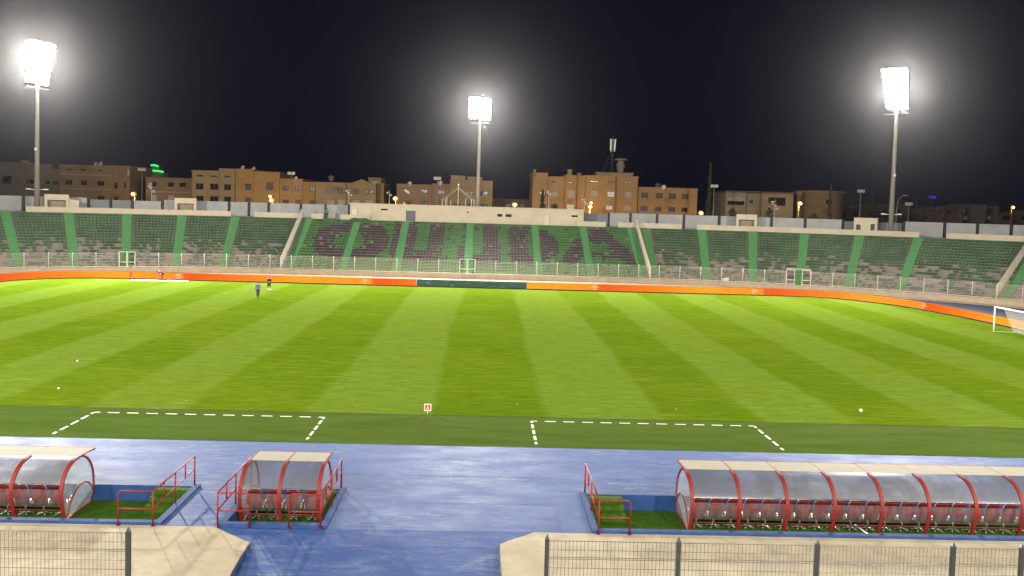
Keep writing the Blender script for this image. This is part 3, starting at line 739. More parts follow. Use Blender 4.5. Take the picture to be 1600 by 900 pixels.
def smooth_path(P, step=1.6):
    out = []
    for i in range(len(P)-1):
        p0, p1, p2, p3 = P[max(i-1,0)], P[i], P[i+1], P[min(i+2,len(P)-1)]; L = (Vector(p2)-Vector(p1)).length; n = max(1, int(L/step))
        for k in range(n):
            t = k/n; out.append(tuple(.5*((2*p1[c])+(-p0[c]+p2[c])*t+(2*p0[c]-5*p1[c]+4*p2[c]-p3[c])*t*t+(-p0[c]+3*p1[c]-3*p2[c]+p3[c])*t**3) for c in (0, 1)))
    return out+[P[-1]]
def led_run(path, u0, period, logos, name, label, screen=None, hgt=.93):
    P = [Vector((x, y, 0)) for x, y in smooth_path(path)]
    root = tag(empty(name, P[len(P)//2]), label, 'perimeter board'); o = Vector(root.location)
    dist = [0]
    for a, c in zip(P, P[1:]): dist.append(dist[-1]+(c-a).length)
    body = MB(); scr = MB(); uvs = []
    ns = []
    for i in range(len(P)):
        t = (P[min(i+1, len(P)-1)]-P[max(i-1, 0)]).normalized(); ns.append(Vector((t.y, -t.x, 0)))
    up = lambda z: Vector((0,0,z))
    for i in range(len(P)-1):
        a, c, na, nc = P[i]-o, P[i+1]-o, ns[i], ns[i+1]
        for z0, z1, d0, d1 in ((0, hgt, -.16, -.02),):
            V = [a+na*d1+up(z0), c+nc*d1+up(z0), c+nc*d1+up(z1), a+na*d1+up(z1), a+na*d0+up(z0), c+nc*d0+up(z0), c+nc*d0+up(z1), a+na*d0+up(z1)]
            body.add(V, [(0,1,2,3), (5,4,7,6), (3,2,6,7)]+([(4,0,3,7)] if i == 0 else [])+([(1,5,6,2)] if i == len(P)-2 else []))
        scr.quad(a+up(.08), c+up(.08), c+up(hgt-.04), a+up(hgt-.04))
        u = ((dist[i]-u0)/period+50, (dist[i+1]-u0)/period+50); uvs += [(u[0], 0), (u[1], 0), (u[1], 1), (u[0], 1)]
    body.build('cabinet', M['dark_post'], root)
    so = scr.build('screen', screen or M['led'], root)
    ul = so.data.uv_layers.new(name='UVMap')
    for i, q in enumerate(uvs): ul.data[i].uv = q
    for d in logos:
        i = max(k for k in range(len(dist)) if dist[k] <= d); t = (P[i+1]-P[i]).normalized() if i+1 < len(P) else (P[i]-P[i-1]).normalized()
        c = P[i]+t*(d-dist[i])-o; n = Vector((t.y, -t.x, 0)); b = MB()
        def bar(x, z, w, h): b.obox(c+t*x+up(z)+n*.015, t*w/2, n*.008, up(h/2))
        bar(0, .22, .55, .07); bar(0, .34, .12, .18); bar(0, .52, .42, .2); bar(-.3, .58, .07, .22); bar(.3, .58, .07, .22); bar(0, .74, .66, .07); bar(-.55, .46, .2, .1); bar(.55, .46, .2, .1)
        b.build('emblem', M['led_logo'], so)
    return root
XB0, XB1 = -6.4, 8.3
LP = [(-57.5, 45), (-57.2, 56), (-56.0, 63.3), (-54.2, 67.2), (-51.0, 70.2), (-46.6, 71.5), (-40, 71.7), (-25, 71.7), (-12, 71.7), (XB0, 71.7)]
led_run(LP, 16.6, 24.8, [40.8, 65.2], 'led_board', 'glowing orange perimeter board curving along the left half of the far touchline')
RP = [(XB1, 71.7), (20, 71.7), (35, 71.7), (43, 71.7), (47.3, 70.9), (50.6, 68.2), (53.2, 64.2), (54.8, 59.5), (55.8, 53), (56.4, 46), (56.6, 34), (56.7, 22)]
led_run(RP, 9.4, 22.3, [9.0, 30.4, 54.3, 80], 'led_board', 'glowing orange perimeter board curving round the right corner behind the goal')
M['banner'] = mat('banner', (.012, .05, .035), .45, .4, .9, (.8, .8, 3), col2=(.10, .24, .19), scale2=1.1, spec=.4, fac2=.53)
led_run([(XB0+.06, 71.75), (-2, 71.75), (XB1-.06, 71.75)], 0, 20, [], 'dark_board', 'switched off dark green perimeter board between the two orange boards', M['banner'], .9)
o = MB().ball((0,0,0), .11, 10, 6).build('signal_lamp', M['led_white'], None, (47.9, 70.3, 1.0)); tag(o, 'small bright white lamp on top of the right orange board', 'lamp')
o.location = at(1295, 457.5, 70.55)

# ------------------------------------------------------------------ goal, people and small things on the grass
g = tag(empty('goal', (52.5, 35.76, 0)), 'white football goal at the right edge of the pitch with its net', 'goal')
for sy in (-3.66, 3.66): b = MB(); b.tube([(0,sy,0), (0,sy,2.44)], .06, 10); b.build('goalpost', M['white_paint'], g)
b = MB(); b.tube([(0,-3.66,2.44), (0,3.66,2.44)], .06, 10); b.build('crossbar', M['white_paint'], g)
for sy in (-3.66, 3.66):
    b = MB(); b.tube([(0,sy,2.44), (.9,sy,2.4), (2.0,sy,0)], .014, 6); b.tube([(0,sy,.02), (2,sy,.02)], .014, 6); b.build('net_stanchion', M['white_paint'], g)
b = MB(); NP = [(0, 2.44), (.9, 2.4), (2.0, 0.02)]
def netp(u):
    if u < .3: k = u/.3; return (NP[0][0]+(NP[1][0]-NP[0][0])*k, NP[0][1]+(NP[1][1]-NP[0][1])*k)
    k = (u-.3)/.7; return (NP[1][0]+(NP[2][0]-NP[1][0])*k, NP[1][1]+(NP[2][1]-NP[1][1])*k)
for i in range(62):
    y = -3.66+7.32*i/61; p = [netp(u) for u in (0, .3, 1)]
    for q, r in zip(p, p[1:]): b.beam((q[0],y,q[1]), (r[0],y,r[1]), .007)
for j in range(30): q = netp(j/29); b.beam((q[0],-3.66,q[1]), (q[0],3.66,q[1]), .007)
b.build('net', M['white_paint'], g)

def skin_obj(name, joints, edges, m, parent, sub=1):
    """one continuous tapered body grown round a skeleton: joints {key: (xyz, radius)}"""
    keys = list(joints); me = bpy.data.meshes.new(name); me.from_pydata([joints[k][0] for k in keys], [(keys.index(a), keys.index(c)) for a, c in edges], [])
    o = bpy.data.objects.new(name, me); C.objects.link(o); o.parent = parent
    sk = o.modifiers.new('skin', 'SKIN'); 
    if not me.skin_vertices: 
        bpy.context.view_layer.update()
    for i, k in enumerate(keys):
        r = joints[k][1]; r = r if isinstance(r, tuple) else (r, r)
        me.skin_vertices[0].data[i].radius = r; me.skin_vertices[0].data[i].use_root = (i == 0)
    ss = o.modifiers.new('sub', 'SUBSURF'); ss.levels = sub; ss.render_levels = sub
    me.materials.append(m); sk.use_smooth_shade = True
    return o
def person(loc, rz, label, pose, top, legs, socks=None, short=False, hair='hair'):
    root = tag(empty('person', loc, rz), label, 'person'); J = dict(pose)
    def V(k): return Vector(J[k])
    rad = dict(pelvis=(.15,.11), belly=(.14,.105), chest=(.17,.115), neck=.055, headb=.075, head=.095, crown=.07)
    for s in 'lr': rad.update({'sh'+s: .07, 'el'+s: .045, 'wr'+s: .032, 'ha'+s: .04, 'hip'+s: .095, 'kn'+s: .062, 'an'+s: .042, 'he'+s: .04, 'to'+s: .035})
    E = [('pelvis','belly'),('belly','chest'),('chest','neck'),('neck','headb'),('headb','head'),('head','crown')]
    for s in 'lr': E += [('chest','sh'+s),('sh'+s,'el'+s),('el'+s,'wr'+s),('wr'+s,'ha'+s),('pelvis','hip'+s),('hip'+s,'kn'+s),('kn'+s,'an'+s),('an'+s,'he'+s),('he'+s,'to'+s)]
    body = skin_obj('body', {k: (J[k], rad[k]) for k in ['pelvis']+[k for k in rad if k != 'pelvis']}, E, M['skin'], root)
    # five fingers per hand and a face, rooted in the palm and head
    fb = MB()
    for s in 'lr':
        w, h = V('wr'+s), V('ha'+s); d = (h-w).normalized(); side = d.cross(Vector((0,1,0))); side = side.normalized() if side.length > .1 else Vector((1,0,0)); palm = side.cross(d)
        for k, ln in enumerate((.07, .08, .085, .07)):
            a = h+side*(.027-.018*k); fb.tube([a, a+d*ln*.5+palm*.006, a+d*ln+palm*.025], [.0095, .009, .007], 6)
        a = h-d*.03+side*.035; fb.tube([a, a+side*.02+d*.03, a+side*.02+d*.06+palm*.02], [.011, .01, .008], 6)
    fb.build('fingers', M['skin'], body).name = 'finger'
    hc, hb_ = V('head'), V('headb'); upv = (V('crown')-hb_).normalized(); fw = Vector(J.get('face', (0,-1,0))).normalized(); sd = upv.cross(fw).normalized()
    fb = MB(); fb.tube([hc+fw*.085+upv*.02, hc+fw*.115-upv*.02], [.01, .018], 6); fb.ball(hc+sd*.092, .03, 6, 5, (.5,1,1.2)); fb.ball(hc-sd*.092, .03, 6, 5, (.5,1,1.2)); fb.build('nose_and_ears', M['skin'], body).name = 'nose'
    fb = MB(); fb.ball(hc+fw*.084+sd*.033+upv*.03, .012, 6, 5); fb.ball(hc+fw*.084-sd*.033+upv*.03, .012, 6, 5); fb.build('eye', M['hair'], body)
    fb = MB(); fb.obox(hc+fw*.086-upv*.05, sd*.025, fw*.006, upv*.006); fb.build('mouth', M['red_cloth'], body)
    fb = MB(); fb.ball(hc+upv*.045-fw*.02, .108, 10, 7, (1,1,.85)); fb.build('hair', M[hair], root)
    e = 1.16
    keys = ['belly','pelvis','chest','neck0','shl','shr','ell','elr','wrl','wrr']
    J2 = {k: (J[k], tuple(x*e for x in rad[k]) if isinstance(rad[k], tuple) else rad[k]*1.3) for k in ('belly','pelvis','chest','shl','shr','ell','elr','wrl','wrr')}
    J2['neck0'] = (tuple(V('chest').lerp(V('neck'), .55)), .08)
    E2 = [('belly','pelvis'),('belly','chest'),('chest','neck0'),('chest','shl'),('chest','shr'),('shl','ell'),('shr','elr')]
    if not short: E2 += [('ell','wrl'),('elr','wrr')]
    else: J2.pop('wrl'); J2.pop('wrr')
    skin_obj('jacket', J2, E2, M[top], root)
    J3 = {'pelvis': (J['pelvis'], tuple(x*1.08 for x in rad['pelvis']))}; E3 = []
    for s in 'lr':
        J3['hip'+s] = (J['hip'+s], .115); J3['kn'+s] = (J['kn'+s], .085); E3 += [('pelvis','hip'+s), ('hip'+s,'kn'+s)]
        if not socks: J3['an'+s] = (tuple(V('kn'+s).lerp(V('an'+s), .93)), .065); E3 += [('kn'+s,'an'+s)]
    skin_obj('trousers', J3, E3, M[legs], root)
    for s in 'lr':
        if socks: b = MB(); b.tube([V('kn'+s).lerp(V('an'+s), .45), V('an'+s)], [.068, .055], 8); b.build('sock', M[socks], root)
        b = MB(); b.tube([V('he'+s)+Vector((0,0,-.005)), V('to'+s)], [.055, .05], 8); b.build('shoe', M['black_cloth'], root)
    return root
STAND = dict(pelvis=(0,0,.95), belly=(0,0,1.12), chest=(0,0,1.36), neck=(0,-.01,1.52), headb=(0,-.02,1.58), head=(0,-.03,1.66), crown=(0,-.025,1.73),
    shl=(-.19,0,1.43), shr=(.19,0,1.43), ell=(-.25,.02,1.15), elr=(.25,.02,1.15), wrl=(-.26,-.06,.92), wrr=(.26,-.06,.92), hal=(-.26,-.08,.84), har=(.26,-.08,.84),
    hipl=(-.1,0,.9), hipr=(.1,0,.9), knl=(-.12,-.03,.5), knr=(.13,-.02,.5), anl=(-.13,.02,.09), anr=(.15,.02,.09), hel=(-.13,.05,.05), her=(.15,.05,.05), tol=(-.15,-.14,.045), tor=(.18,-.14,.045))
WALK = dict(STAND, knl=(-.1,-.17,.53), anl=(-.1,-.16,.12), hel=(-.1,-.13,.07), tol=(-.1,-.34,.06), knr=(.1,.08,.5), anr=(.1,.32,.13), her=(.1,.35,.10), tor=(.1,.2,.045), ell=(-.25,.13,1.17), wrl=(-.25,.06,.94), hal=(-.25,.03,.86), elr=(.25,-.1,1.16), wrr=(.24,-.26,.98), har=(.24,-.32,.93))
CROSS = dict(STAND, ell=(-.27,-.05,1.17), elr=(.27,-.05,1.17), wrl=(-.05,-.22,1.14), wrr=(.06,-.22,1.12), hal=(.03,-.23,1.14), har=(-.02,-.23,1.11))
BEND = dict(STAND, pelvis=(0,.12,.92), belly=(0,-.02,1.03), chest=(0,-.27,1.12), neck=(0,-.43,1.16), headb=(0,-.48,1.17), head=(0,-.55,1.16), crown=(0,-.62,1.16), shl=(-.19,-.33,1.1), shr=(.19,-.33,1.1),
    ell=(-.22,-.38,.82), elr=(.22,-.38,.82), wrl=(-.16,-.5,.62), wrr=(.16,-.5,.62), hal=(-.14,-.53,.55), har=(.14,-.53,.55), hipl=(-.1,.12,.87), hipr=(.1,.12,.87), knl=(-.13,-.02,.49), knr=(.13,.0,.49), face=(0,-.3,-.95))
person((-22.2, 52.4, 0), R(20), 'person in a blue jacket and dark trousers walking on the pitch', WALK, 'blue_cloth', 'navy_cloth')
person((-22.9, 60.2, 0), R(10), 'person in a black top, dark shorts and white socks standing near the orange board', CROSS, 'black_cloth', 'black_cloth', 'white_cloth', True)
person((-43.0, 69.9, 0), R(-70), 'person in an orange top standing by the end of the white mat', STAND, 'orange_cloth', 'red_cloth')
person((-39.3, 70.6, 0), R(-75), 'person in purple bending forward over the white mat', BEND, 'purple_cloth', 'navy_cloth')
q = curve(-24.0, 17.4, ZT); person(q, 0, 'person in dark green standing on the top walk of the far stand', STAND, 'green_cloth', 'black_cloth')
b = MB(); n = 16
for i in range(n):    # mat: a long low foam slab, slightly uneven
    x0, x1 = 7.0*i/n, 7.0*(i+1)/n; z0, z1 = .09+.02*math.sin(i*1.3), .09+.02*math.sin((i+1)*1.3)
    b.add([(x0,0,.003),(x1,0,.003),(x1,.85,.003),(x0,.85,.003),(x0,0,z0),(x1,0,z1),(x1,.85,z1),(x0,.85,z0)], [(4,5,6,7),(0,1,5,4),(2,3,7,6)]+([(3,0,4,7)] if i == 0 else [])+([(1,2,6,5)] if i == n-1 else []))
o = b.build('mat', M['white_paint'], None, (-42.6, 68.6, 0)); o.rotation_euler.z = R(6); tag(o, 'long white mat laid on the grass before the left orange board', 'mat')
for (x, y), lab in {(-23.44, 12.4): 'small white ball on the left part of the pitch', (23.75, 2.9): 'white ball at the near right of the pitch', (-20.6, 4.0): 'white ball at the left edge of the photo'}.items():
    r = .09 if x > 0 else .055
    b = MB(); b.ball((0,0,r), r, 14, 9); o = b.build('ball', M['white_paint'], None, (x, y, .002)); tag(o, lab, 'ball', 'white balls on the grass')
for (x, y), lab in {(-12.9, 1.9): 'orange marker cone on the grass left of the dotted corner', (-4.3, 2.9): 'orange marker cone on the grass left of the board stand', (4.7, 2.9): 'orange marker cone on the grass above the right dashed box corner', (13.4, 2.6): 'orange marker cone on the near grass above the long dugout'}.items():
    b = MB(); b.lathe([(.075, 0), (.075, .01), (.04, .015), (.03, .06), (.015, .065)], n=12); o = b.build('marker_cone', M['cone_orange'], None, (x, y, .003)); tag(o, lab, 'cone', 'orange marker cones')
# substitution sign on a stick
sg = tag(empty('sign', (-.02, .25, 0)), 'red square sign with pale border on a short stick at the halfway line', 'sign')
b = MB(); b.tube([(0,0,0), (0,0,.2)], .014, 6); b.build('stick', M['line'], sg)
b = MB(); b.box(-.2, .2, -.012, .012, .34, .74); bd = b.build('board', mat('sign_red', (.55, .03, .03), .5, .05), sg)
b = MB()
for x0, x1, z0, z1 in ((-.2,.2,.70,.74),(-.2,.2,.34,.38),(-.2,-.16,.38,.70),(.16,.2,.38,.70)): b.box(x0, x1, -.018, -.0125, z0, z1)
b.build('border', mat('sign_pale', (.8, .6, .4), .5, .05), bd)
b = MB(); b.prism([(-.085,-.018,.42), (-.015,-.018,.64), (.015,-.018,.64), (.085,-.018,.42), (.045,-.018,.42), (0,-.018,.57), (-.045,-.018,.42)], (0,.005,0)); b.box(-.03,.03,-.0185,-.013,.475,.50)
b.build('symbol', mat('sign_pink', (.85, .45, .42), .5, .05), bd)
bd.location.z = -.155; bd.scale = (.9, 1, .9)
# cabinet in front of the stand wall
cb = tag(empty('cabinet', (38.7, 83.6, 0)), 'white electrical cabinet standing before the stand wall at right of centre', 'cabinet')
b = MB(); b.box(-.4, .4, -.3, .3, .12, .95); b.build('housing', M['white_paint'], cb); b = MB(); b.box(-.34, .34, -.25, .25, 0, .12); b.build('plinth', M['dark_post'], cb); b = MB(); b.box(-.36, .36, -.325, -.303, .17, .9); d = b.build('door', M['white_metal'], cb)
cb.location = (38.4, 84.9, .0)
for o_ in cb.children: o_.location.z += .25
# green canvas heap at the top of a stairway
b = MB(); rr = random.Random(5)
for i in range(7): b.ball((rr.uniform(-.9,.9), rr.uniform(-.2,.2), .2), rr.uniform(.4,.62), 9, 6, (1.3, .7, .8))
o = b.build('canvas_heap', M['seat_green'], None, curve(-18.2, DT-.4, ZT-.35)); tag(o, 'green canvas heap at the head of a stairway beside the press building', 'canvas')

# ------------------------------------------------------------------ dugouts
DPR = [(-14.28,-.6), (-14.44,-.28), (-14.57,.12), (-14.62,.45), (-14.56,.75), (-14.38,1.02), (-14.08,1.24), (-13.72,1.36), (-13.35,1.40)]
ROOF = [(-13.35,1.40), (-12.9,1.40), (-12.45,1.385), (-12.02,1.36)]
FRONT = [(-13.35,1.40), (-12.95,1.32), (-12.58,1.12), (-12.3,.82), (-12.14,.45), (-12.1,.1), (-12.16,-.2), (-12.32,-.42), (-12.4,-.58)]
def smooth2(P, n=4):
    return [p for p in smooth_path(P, .12)]
BACK = smooth2(DPR); FR = smooth2(FRONT)
def sheet(b, path, x0, x1, t=.012):
    n = len(path)
    nm = []
    for i in range(n):
        a, c = Vector(path[max(i-1,0)]), Vector(path[min(i+1,n-1)]); d = (c-a).normalized(); nm.append(Vector((-d.y, d.x)))
    V = []
    for k in (0, 1):
        for i in range(n):
            y, z = path[i][0]+nm[i].x*t*k, path[i][1]+nm[i].y*t*k
            V += [(x0, y, z), (x1, y, z)]
    m = 2*n; A = [(2*i, 2*i+1, 2*i+3, 2*i+2) for i in range(n-1)]
    o = b.smooth; b.smooth = True; b.add(V[:m], A); b.add(V[m:], [f[::-1] for f in A]); b.smooth = o
    b.add(V, [f for i in range(n-1) for f in ((2*i, 2*i+2, m+2*i+2, m+2*i), (2*i+1, m+2*i+1, m+2*i+3, 2*i+3))]+[(0, m, m+1, 1), (2*n-2, 2*n-1, m+2*n-1, m+2*n-2)])
def ribbon(b, path, x, w=.09, t=.06):
    """flat bent bar lying on a profile"""
    P = [Vector((x, y, z)) for y, z in path]
    for p, q in zip(P, P[1:]):
        d = (q-p).normalized(); n = Vector((1,0,0)).cross(d).normalized(); b.obox((p+q)/2+n*.0, d*((q-p).length/2+.008), Vector((w/2,0,0)), n*t/2)
def seat_parts(parent, x, rz):
    st = empty('seat', (x, -13.72, -.6)); st.parent = parent; 
    me = bpy.data.meshes.get('dugout_seat')
    if not me:
        b = MB(); b.smooth = True
        n = 9; m = 7; V = []; Fs = []   # shell: seat pan running up into a high rounded back, dished
        prof = [(.42,.40), (.36,.46), (.2,.46), (.02,.43), (-.12,.44), (-.2,.56), (-.25,.78), (-.29,1.0), (-.31,1.14), (-.315,1.2)]
        wid = [.2,.235,.24,.24,.235,.25,.27,.255,.20,.10]
        for t in (0, .05):
            for (y, z), w in zip(prof, wid):
                for i in range(n):
                    u = -1+2*i/(n-1); V.append((u*w, y+.06*u*u*(1 if z > .5 else .0)-t*(z > .5), z+.045*u*u*(z < .5)-t*(z <= .5)))
        k = len(prof); A = k*n
        for r in range(k-1):
            for i in range(n-1): Fs += [(r*n+i, r*n+i+1, (r+1)*n+i+1, (r+1)*n+i), (A+r*n+i, A+(r+1)*n+i, A+(r+1)*n+i+1, A+r*n+i+1)]
            Fs += [(r*n, (r+1)*n, A+(r+1)*n, A+r*n), (r*n+n-1, A+r*n+n-1, A+(r+1)*n+n-1, (r+1)*n+n-1)]
        Fs += [tuple([i for i in range(n)]+[A+i for i in range(n-1, -1, -1)]), tuple([(k-1)*n+i for i in range(n-1, -1, -1)]+[A+(k-1)*n+i for i in range(n)])]
        b.add(V, Fs); me = b.mesh('dugout_seat', M['red_seat'])
        l = MB(); l.tube([(0,.05,.06), (0,.05,.42)], .035, 8)
        for a in range(5): l.tube([(0,.05,.09), (.24*math.cos(a*1.2566+.3), .05+.24*math.sin(a*1.2566+.3), .05)], [.025,.018], 6); l.ball((.24*math.cos(a*1.2566+.3), .05+.24*math.sin(a*1.2566+.3), .035), .035, 6, 5)
        bpy.data.meshes['dugout_seat'].use_fake_user = True; l.mesh('dugout_seat_base', M['chrome']).use_fake_user = True
        w = MB()
        for sx in (-1, 1): w.tube([(sx*.27,-.16,.45), (sx*.29,-.02,.62), (sx*.28,.22,.64)], .022, 6)
        w.mesh('dugout_armrest', M['steel']).use_fake_user = True
    link_copy('seat_shell', me, st); link_copy('seat_base', bpy.data.meshes['dugout_seat_base'], st); link_copy('armrest', bpy.data.meshes['dugout_armrest'], st)
def dugout(ribs, label, ends, sp, x_seat0, nseat, face=True):
    x0, x1 = ribs[0], ribs[-1]; root = tag(empty('dugout', (0, 0, 0)), label, 'dugout', 'team dugouts')
    jz = .70; up_path = [p for p in BACK if p[1] >= jz-.02]; lo_path = [p for p in BACK if -.12 <= p[1] <= jz+.03]
    for a, c in zip(ribs, ribs[1:]):
        b = MB(); sheet(b, [(y, z+.0) for y, z in up_path], a+.05, c-.05); b.build('back_sheet', M['shell_sheet'], root)
        b = MB(); sheet(b, [(y, z) for y, z in lo_path], a+.05, c-.05); b.build('lower_sheet', M['lower_sheet'], root)
        b = MB(); sheet(b, ROOF, a+.03, c-.03); b.build('roof_sheet', M['roof_sheet'], root)
    for r in ribs:
        b = MB(); ribbon(b, BACK, r, .12, .07); ribbon(b, [(y, z-.02) for y, z in ROOF], r, .07, .05); b.build('rib', M['red_metal'], root)
    b = MB(); b.tube([(x0, -14.50, -.14), (x1, -14.50, -.14)], .016, 6); b.tube([(x0, -14.60, jz+.01), (x1, -14.60, jz+.01)], .011, 6); b.tube([(x0, -14.28, -.56), (x1, -14.28, -.56)], .022, 6) if nseat == 4 else None
    b.build('back_rail', M['red_metal'], root)
    b = MB(); b.beam((x0, ROOF[-1][0], ROOF[-1][1]), (x1, ROOF[-1][0], ROOF[-1][1]), .04); b.build('roof_edge', M['red_metal'], root)
    for e in ends:
        ring = BACK+FR[1:]; b = MB(); ribbon(b, FR, e, .07, .06)
        b.beam((e, -14.26, -.57), (e, -12.38, -.57), .06)
        arch = smooth2([(-14.2,-.5), (-13.95,-.08), (-13.5,.26), (-13.05,.36), (-12.6,.25), (-12.3,.02), (-12.16,-.2)]); ribbon(b, arch, e, .06, .05)
        b.build('end_frame', M['red_metal'], root)
        b = MB(); ctr = (-13.2, .3); poly = [(e-.006, y, z) for y, z in ring]; b.prism(poly, (.012,0,0)); b.build('end_pane', M['end_sheet'], root)
        b = MB(); b.prism([(e+.012, y, z) for y, z in arch]+[(e+.012, -12.38, -.55)], (.01,0,0)); b.build('lower_end_pane', M['end_sheet'], root)
    for i in range(nseat): seat_parts(root, x_seat0+sp*i, 0)
    return root
dugout([10.25+1.69*i for i in range(9)], 'long team dugout of clear curved sheets and red ribs, right of the tunnel ramp', [10.25], .63, 10.65, 21)
dugout([-5.5, -4.15, -2.8], 'short two-bay dugout with four red seats beside the tunnel ramp', [-5.5, -2.8], .67, -5.15, 4)
dugout([-11.6-1.69*i for i in range(7, -1, -1)], 'team dugout with red ribs cut off by the left edge of the photo', [-11.6], .63, -11.6-.42-.63*17, 18)
pp = tag(empty('pole', (16.05, -15.6, -.0)), 'white pole leaning on the kerb in front of the long dugout', 'pole'); b = MB(); a_, c_ = at(1337, 821, -14.75), at(1355, 834, -15.95)
pp.location = c_; b.tube([(0,0,.0), a_-c_], .025, 8); b.build('shaft', M['white_paint'], pp); b = MB(); b.tube([a_-c_, (a_-c_)*1.04], .034, 8); b.build('cap', M['line'], pp)

# red handrails round the sunken strips
def handrail(corner, xin, label, mid_slope=True):
    """corner = x of the sloping run; xin = x of the inner end of the front bar"""
    root = tag(empty('handrail', (corner, -16.2, 0)), label, 'handrail', 'red handrails round the sunken strips'); o = Vector(root.location); r = .028
    def T(*pts, rr=r): b = MB(); b.tube([Vector(p)-o for p in pts], rr, 8); return b
    ya, yb = -16.2, -12.08; T((corner,ya,0), (corner,ya,1.15)).build('post', M['red_metal'], root); T((xin,ya,0), (xin,ya,1.06), (xin+(.08 if corner > xin else -.08),ya,1.15), (corner,ya,1.15)).build('front_rail', M['red_metal'], root)
    T((xin,ya,.56), (corner,ya,.56)).build('rail', M['red_metal'], root)
    T((corner,ya,1.15), (corner,yb,1.16)).build('rail', M['red_metal'], root); T((corner,ya,.56), (corner,yb,.66)).build('rail', M['red_metal'], root)
    T((corner,yb,0), (corner,yb,1.16), rr=.032).build('post', M['red_metal'], root); T((corner,-14.12,0), (corner,-14.12,1.15), rr=.03).build('post', M['red_metal'], root)
    for y in (-15.2, -13.1): T((corner,y,.61), (corner,y,1.15)).build('baluster', M['red_metal'], root)
    for x, y in ((corner,ya), (xin,ya), (corner,yb), (corner,-14.12)):
        b = MB(); b.lathe([(.0, .014), (.07, .014), (.07, 0.002)], Vector((x,y,0))-o, 10); b.build('foot_plate', M['red_metal'], root)
handrail(-7.88, -9.0, 'red handrail at the end of the left sunken strip, by the turf steps')
handrail(-5.78, -4.75, 'red handrail on the left side of the short dugout')
handrail(-2.42, -3.45, 'red handrail on the right side of the short dugout')
handrail(6.76, 7.8, 'red handrail at the turf steps of the long dugout strip')

# ------------------------------------------------------------------ near wire fences on the stand wall
def near_fence(posts, ends, label):
    root = tag(empty('wire_fence', (posts[0], -28.4, 2.35)), label, 'fence', 'dark wire fences in the foreground'); h = 2.12
    for x in posts:
        b = MB(); c = Vector((x-posts[0], 0, 0)); b.box(c.x-.04, c.x+.04, -.035, .035, 0, h); b.add([(c.x-.04,-.035,h),(c.x+.04,-.035,h),(c.x+.04,.035,h),(c.x-.04,.035,h),(c.x,0,h+.1)], [(0,1,4),(1,2,4),(2,3,4),(3,0,4)])
        b.build('post', M['fence_metal'], root)
    for xa, xb in ends:
        a, e = xa-posts[0]+.06, xb-posts[0]-.06; b = MB(); n = max(1, int((e-a)/.0725))
        for i in range(n+1): x = a+(e-a)*i/n; b.tube([(x, .0, .05), (x, .0, h-.02)], .0036, 4)
        for j in range(12):
            z = h-.03-.175*j
            if z < .05: break
            thick = .007 if j % 2 == 0 else .005
            b.tube([(a-.03, -.012, z), (e+.03, -.012, z)], thick, 5)
            if j == 2: b.tube([(a-.03, .02, z+.02), (e+.03, .02, z+.02)], thick, 5)
        b.build('wire_panel', M['fence_metal'], root)
near_fence([-3.78, -6.28, -8.78], [(-6.28,-3.78), (-8.78,-6.28), (-11.28,-8.78)], 'dark wire fence on the left, above the tan concrete')
near_fence([4.1, 6.62, 9.3, 11.95, 13.3, 15.8], [(4.1,6.62), (6.62,9.3), (9.3,11.95), (11.95,13.3), (13.3,15.8)], 'dark wire fence on the right, in front of the long dugout')

# ------------------------------------------------------------------ buildings beyond the stadium
ZG = -.05
def win(root, o, Y, kind='dark', name='window'):
    """window set in its reveal: frame with mullion and a pane (or shutter)"""
    x0, x1, z0, z1 = o; b = MB(); t = .09; y0, y1 = Y+.06, Y+.14
    b.box(x0-.0, x0+t, y0, y1, z0, z1); b.box(x1-t, x1, y0, y1, z0, z1); b.box(x0+t, x1-t, y0, y1, z0, z0+t); b.box(x0+t, x1-t, y0, y1, z1-t, z1)
    n = 2 if kind in ('white', 'lit') else 1
    if kind != 'shutter':
        b.box((x0+x1)/2-.04, (x0+x1)/2+.04, y0, y1, z0+t, z1-t)
        if n == 2: b.box(x0+t, (x0+x1)/2-.04, y0, y1, (z0+z1)/2-.04, (z0+z1)/2+.04); b.box((x0+x1)/2+.04, x1-t, y0, y1, (z0+z1)/2-.04, (z0+z1)/2+.04)
    f = b.build(name, M['win_white'] if kind in ('white', 'lit') else M['shutter'], root)
    b = MB(); b.box(x0+.01, x1-.01, Y+.15, Y+.19, z0+.01, z1-.01)
    b.build('pane', {'dark': M['glass'], 'shutter': M['shutter'], 'white': M['curtain'], 'lit': M['lit_window']}[kind], f)
    b = MB(); b.box(x0-.12, x1+.12, Y-.12, Y-.003, z0-.12, z0-.02); b.build('sill', M['trim'], root)
def volume(root, px, m, Y, dep, wins, parapet=.45, bands=(), name='wall'):
    """one block of a house: (x0,y_top_left,x1,y_top_right) in survey pixels"""
    x0, yl, x1, yr = px; p, q = at(x0, yl, Y), at(x1, yr, Y); z1 = (p.z+q.z)/2; ops = []
    for wx0, wy0, wx1, wy1, k in wins: ops.append((opx(wx0, wy0, wx1, wy1, Y), k))
    b = MB(); shell(b, p.x, q.x, ZG, z1, Y, dep, [o for o, k in ops]); b.build(name, M[m], root)
    b = MB(); b.box(p.x-.1, q.x+.1, Y-.15, Y+.1, z1+.003, z1+.28); b.box(p.x-.1, p.x+.1, Y+.1, Y+dep, z1+.003, z1+.28); b.box(q.x-.1, q.x+.1, Y+.1, Y+dep, z1+.003, z1+.28); b.build('cornice', M[m], root)
    for yb in bands: 
        z = at((x0+x1)/2, yb, Y).z; b = MB(); b.box(p.x, q.x, Y-.08, Y-.003, z-.12, z+.12); b.build('string_course', M['trim'] if m != 'b_grey' else M[m], root)
    for o, k in ops: win(root, o, Y, k)
    return p.x, q.x, z1
def house(label, cat='building'): return tag(empty('house', (0,0,0)), label, cat, 'houses beyond the stadium')
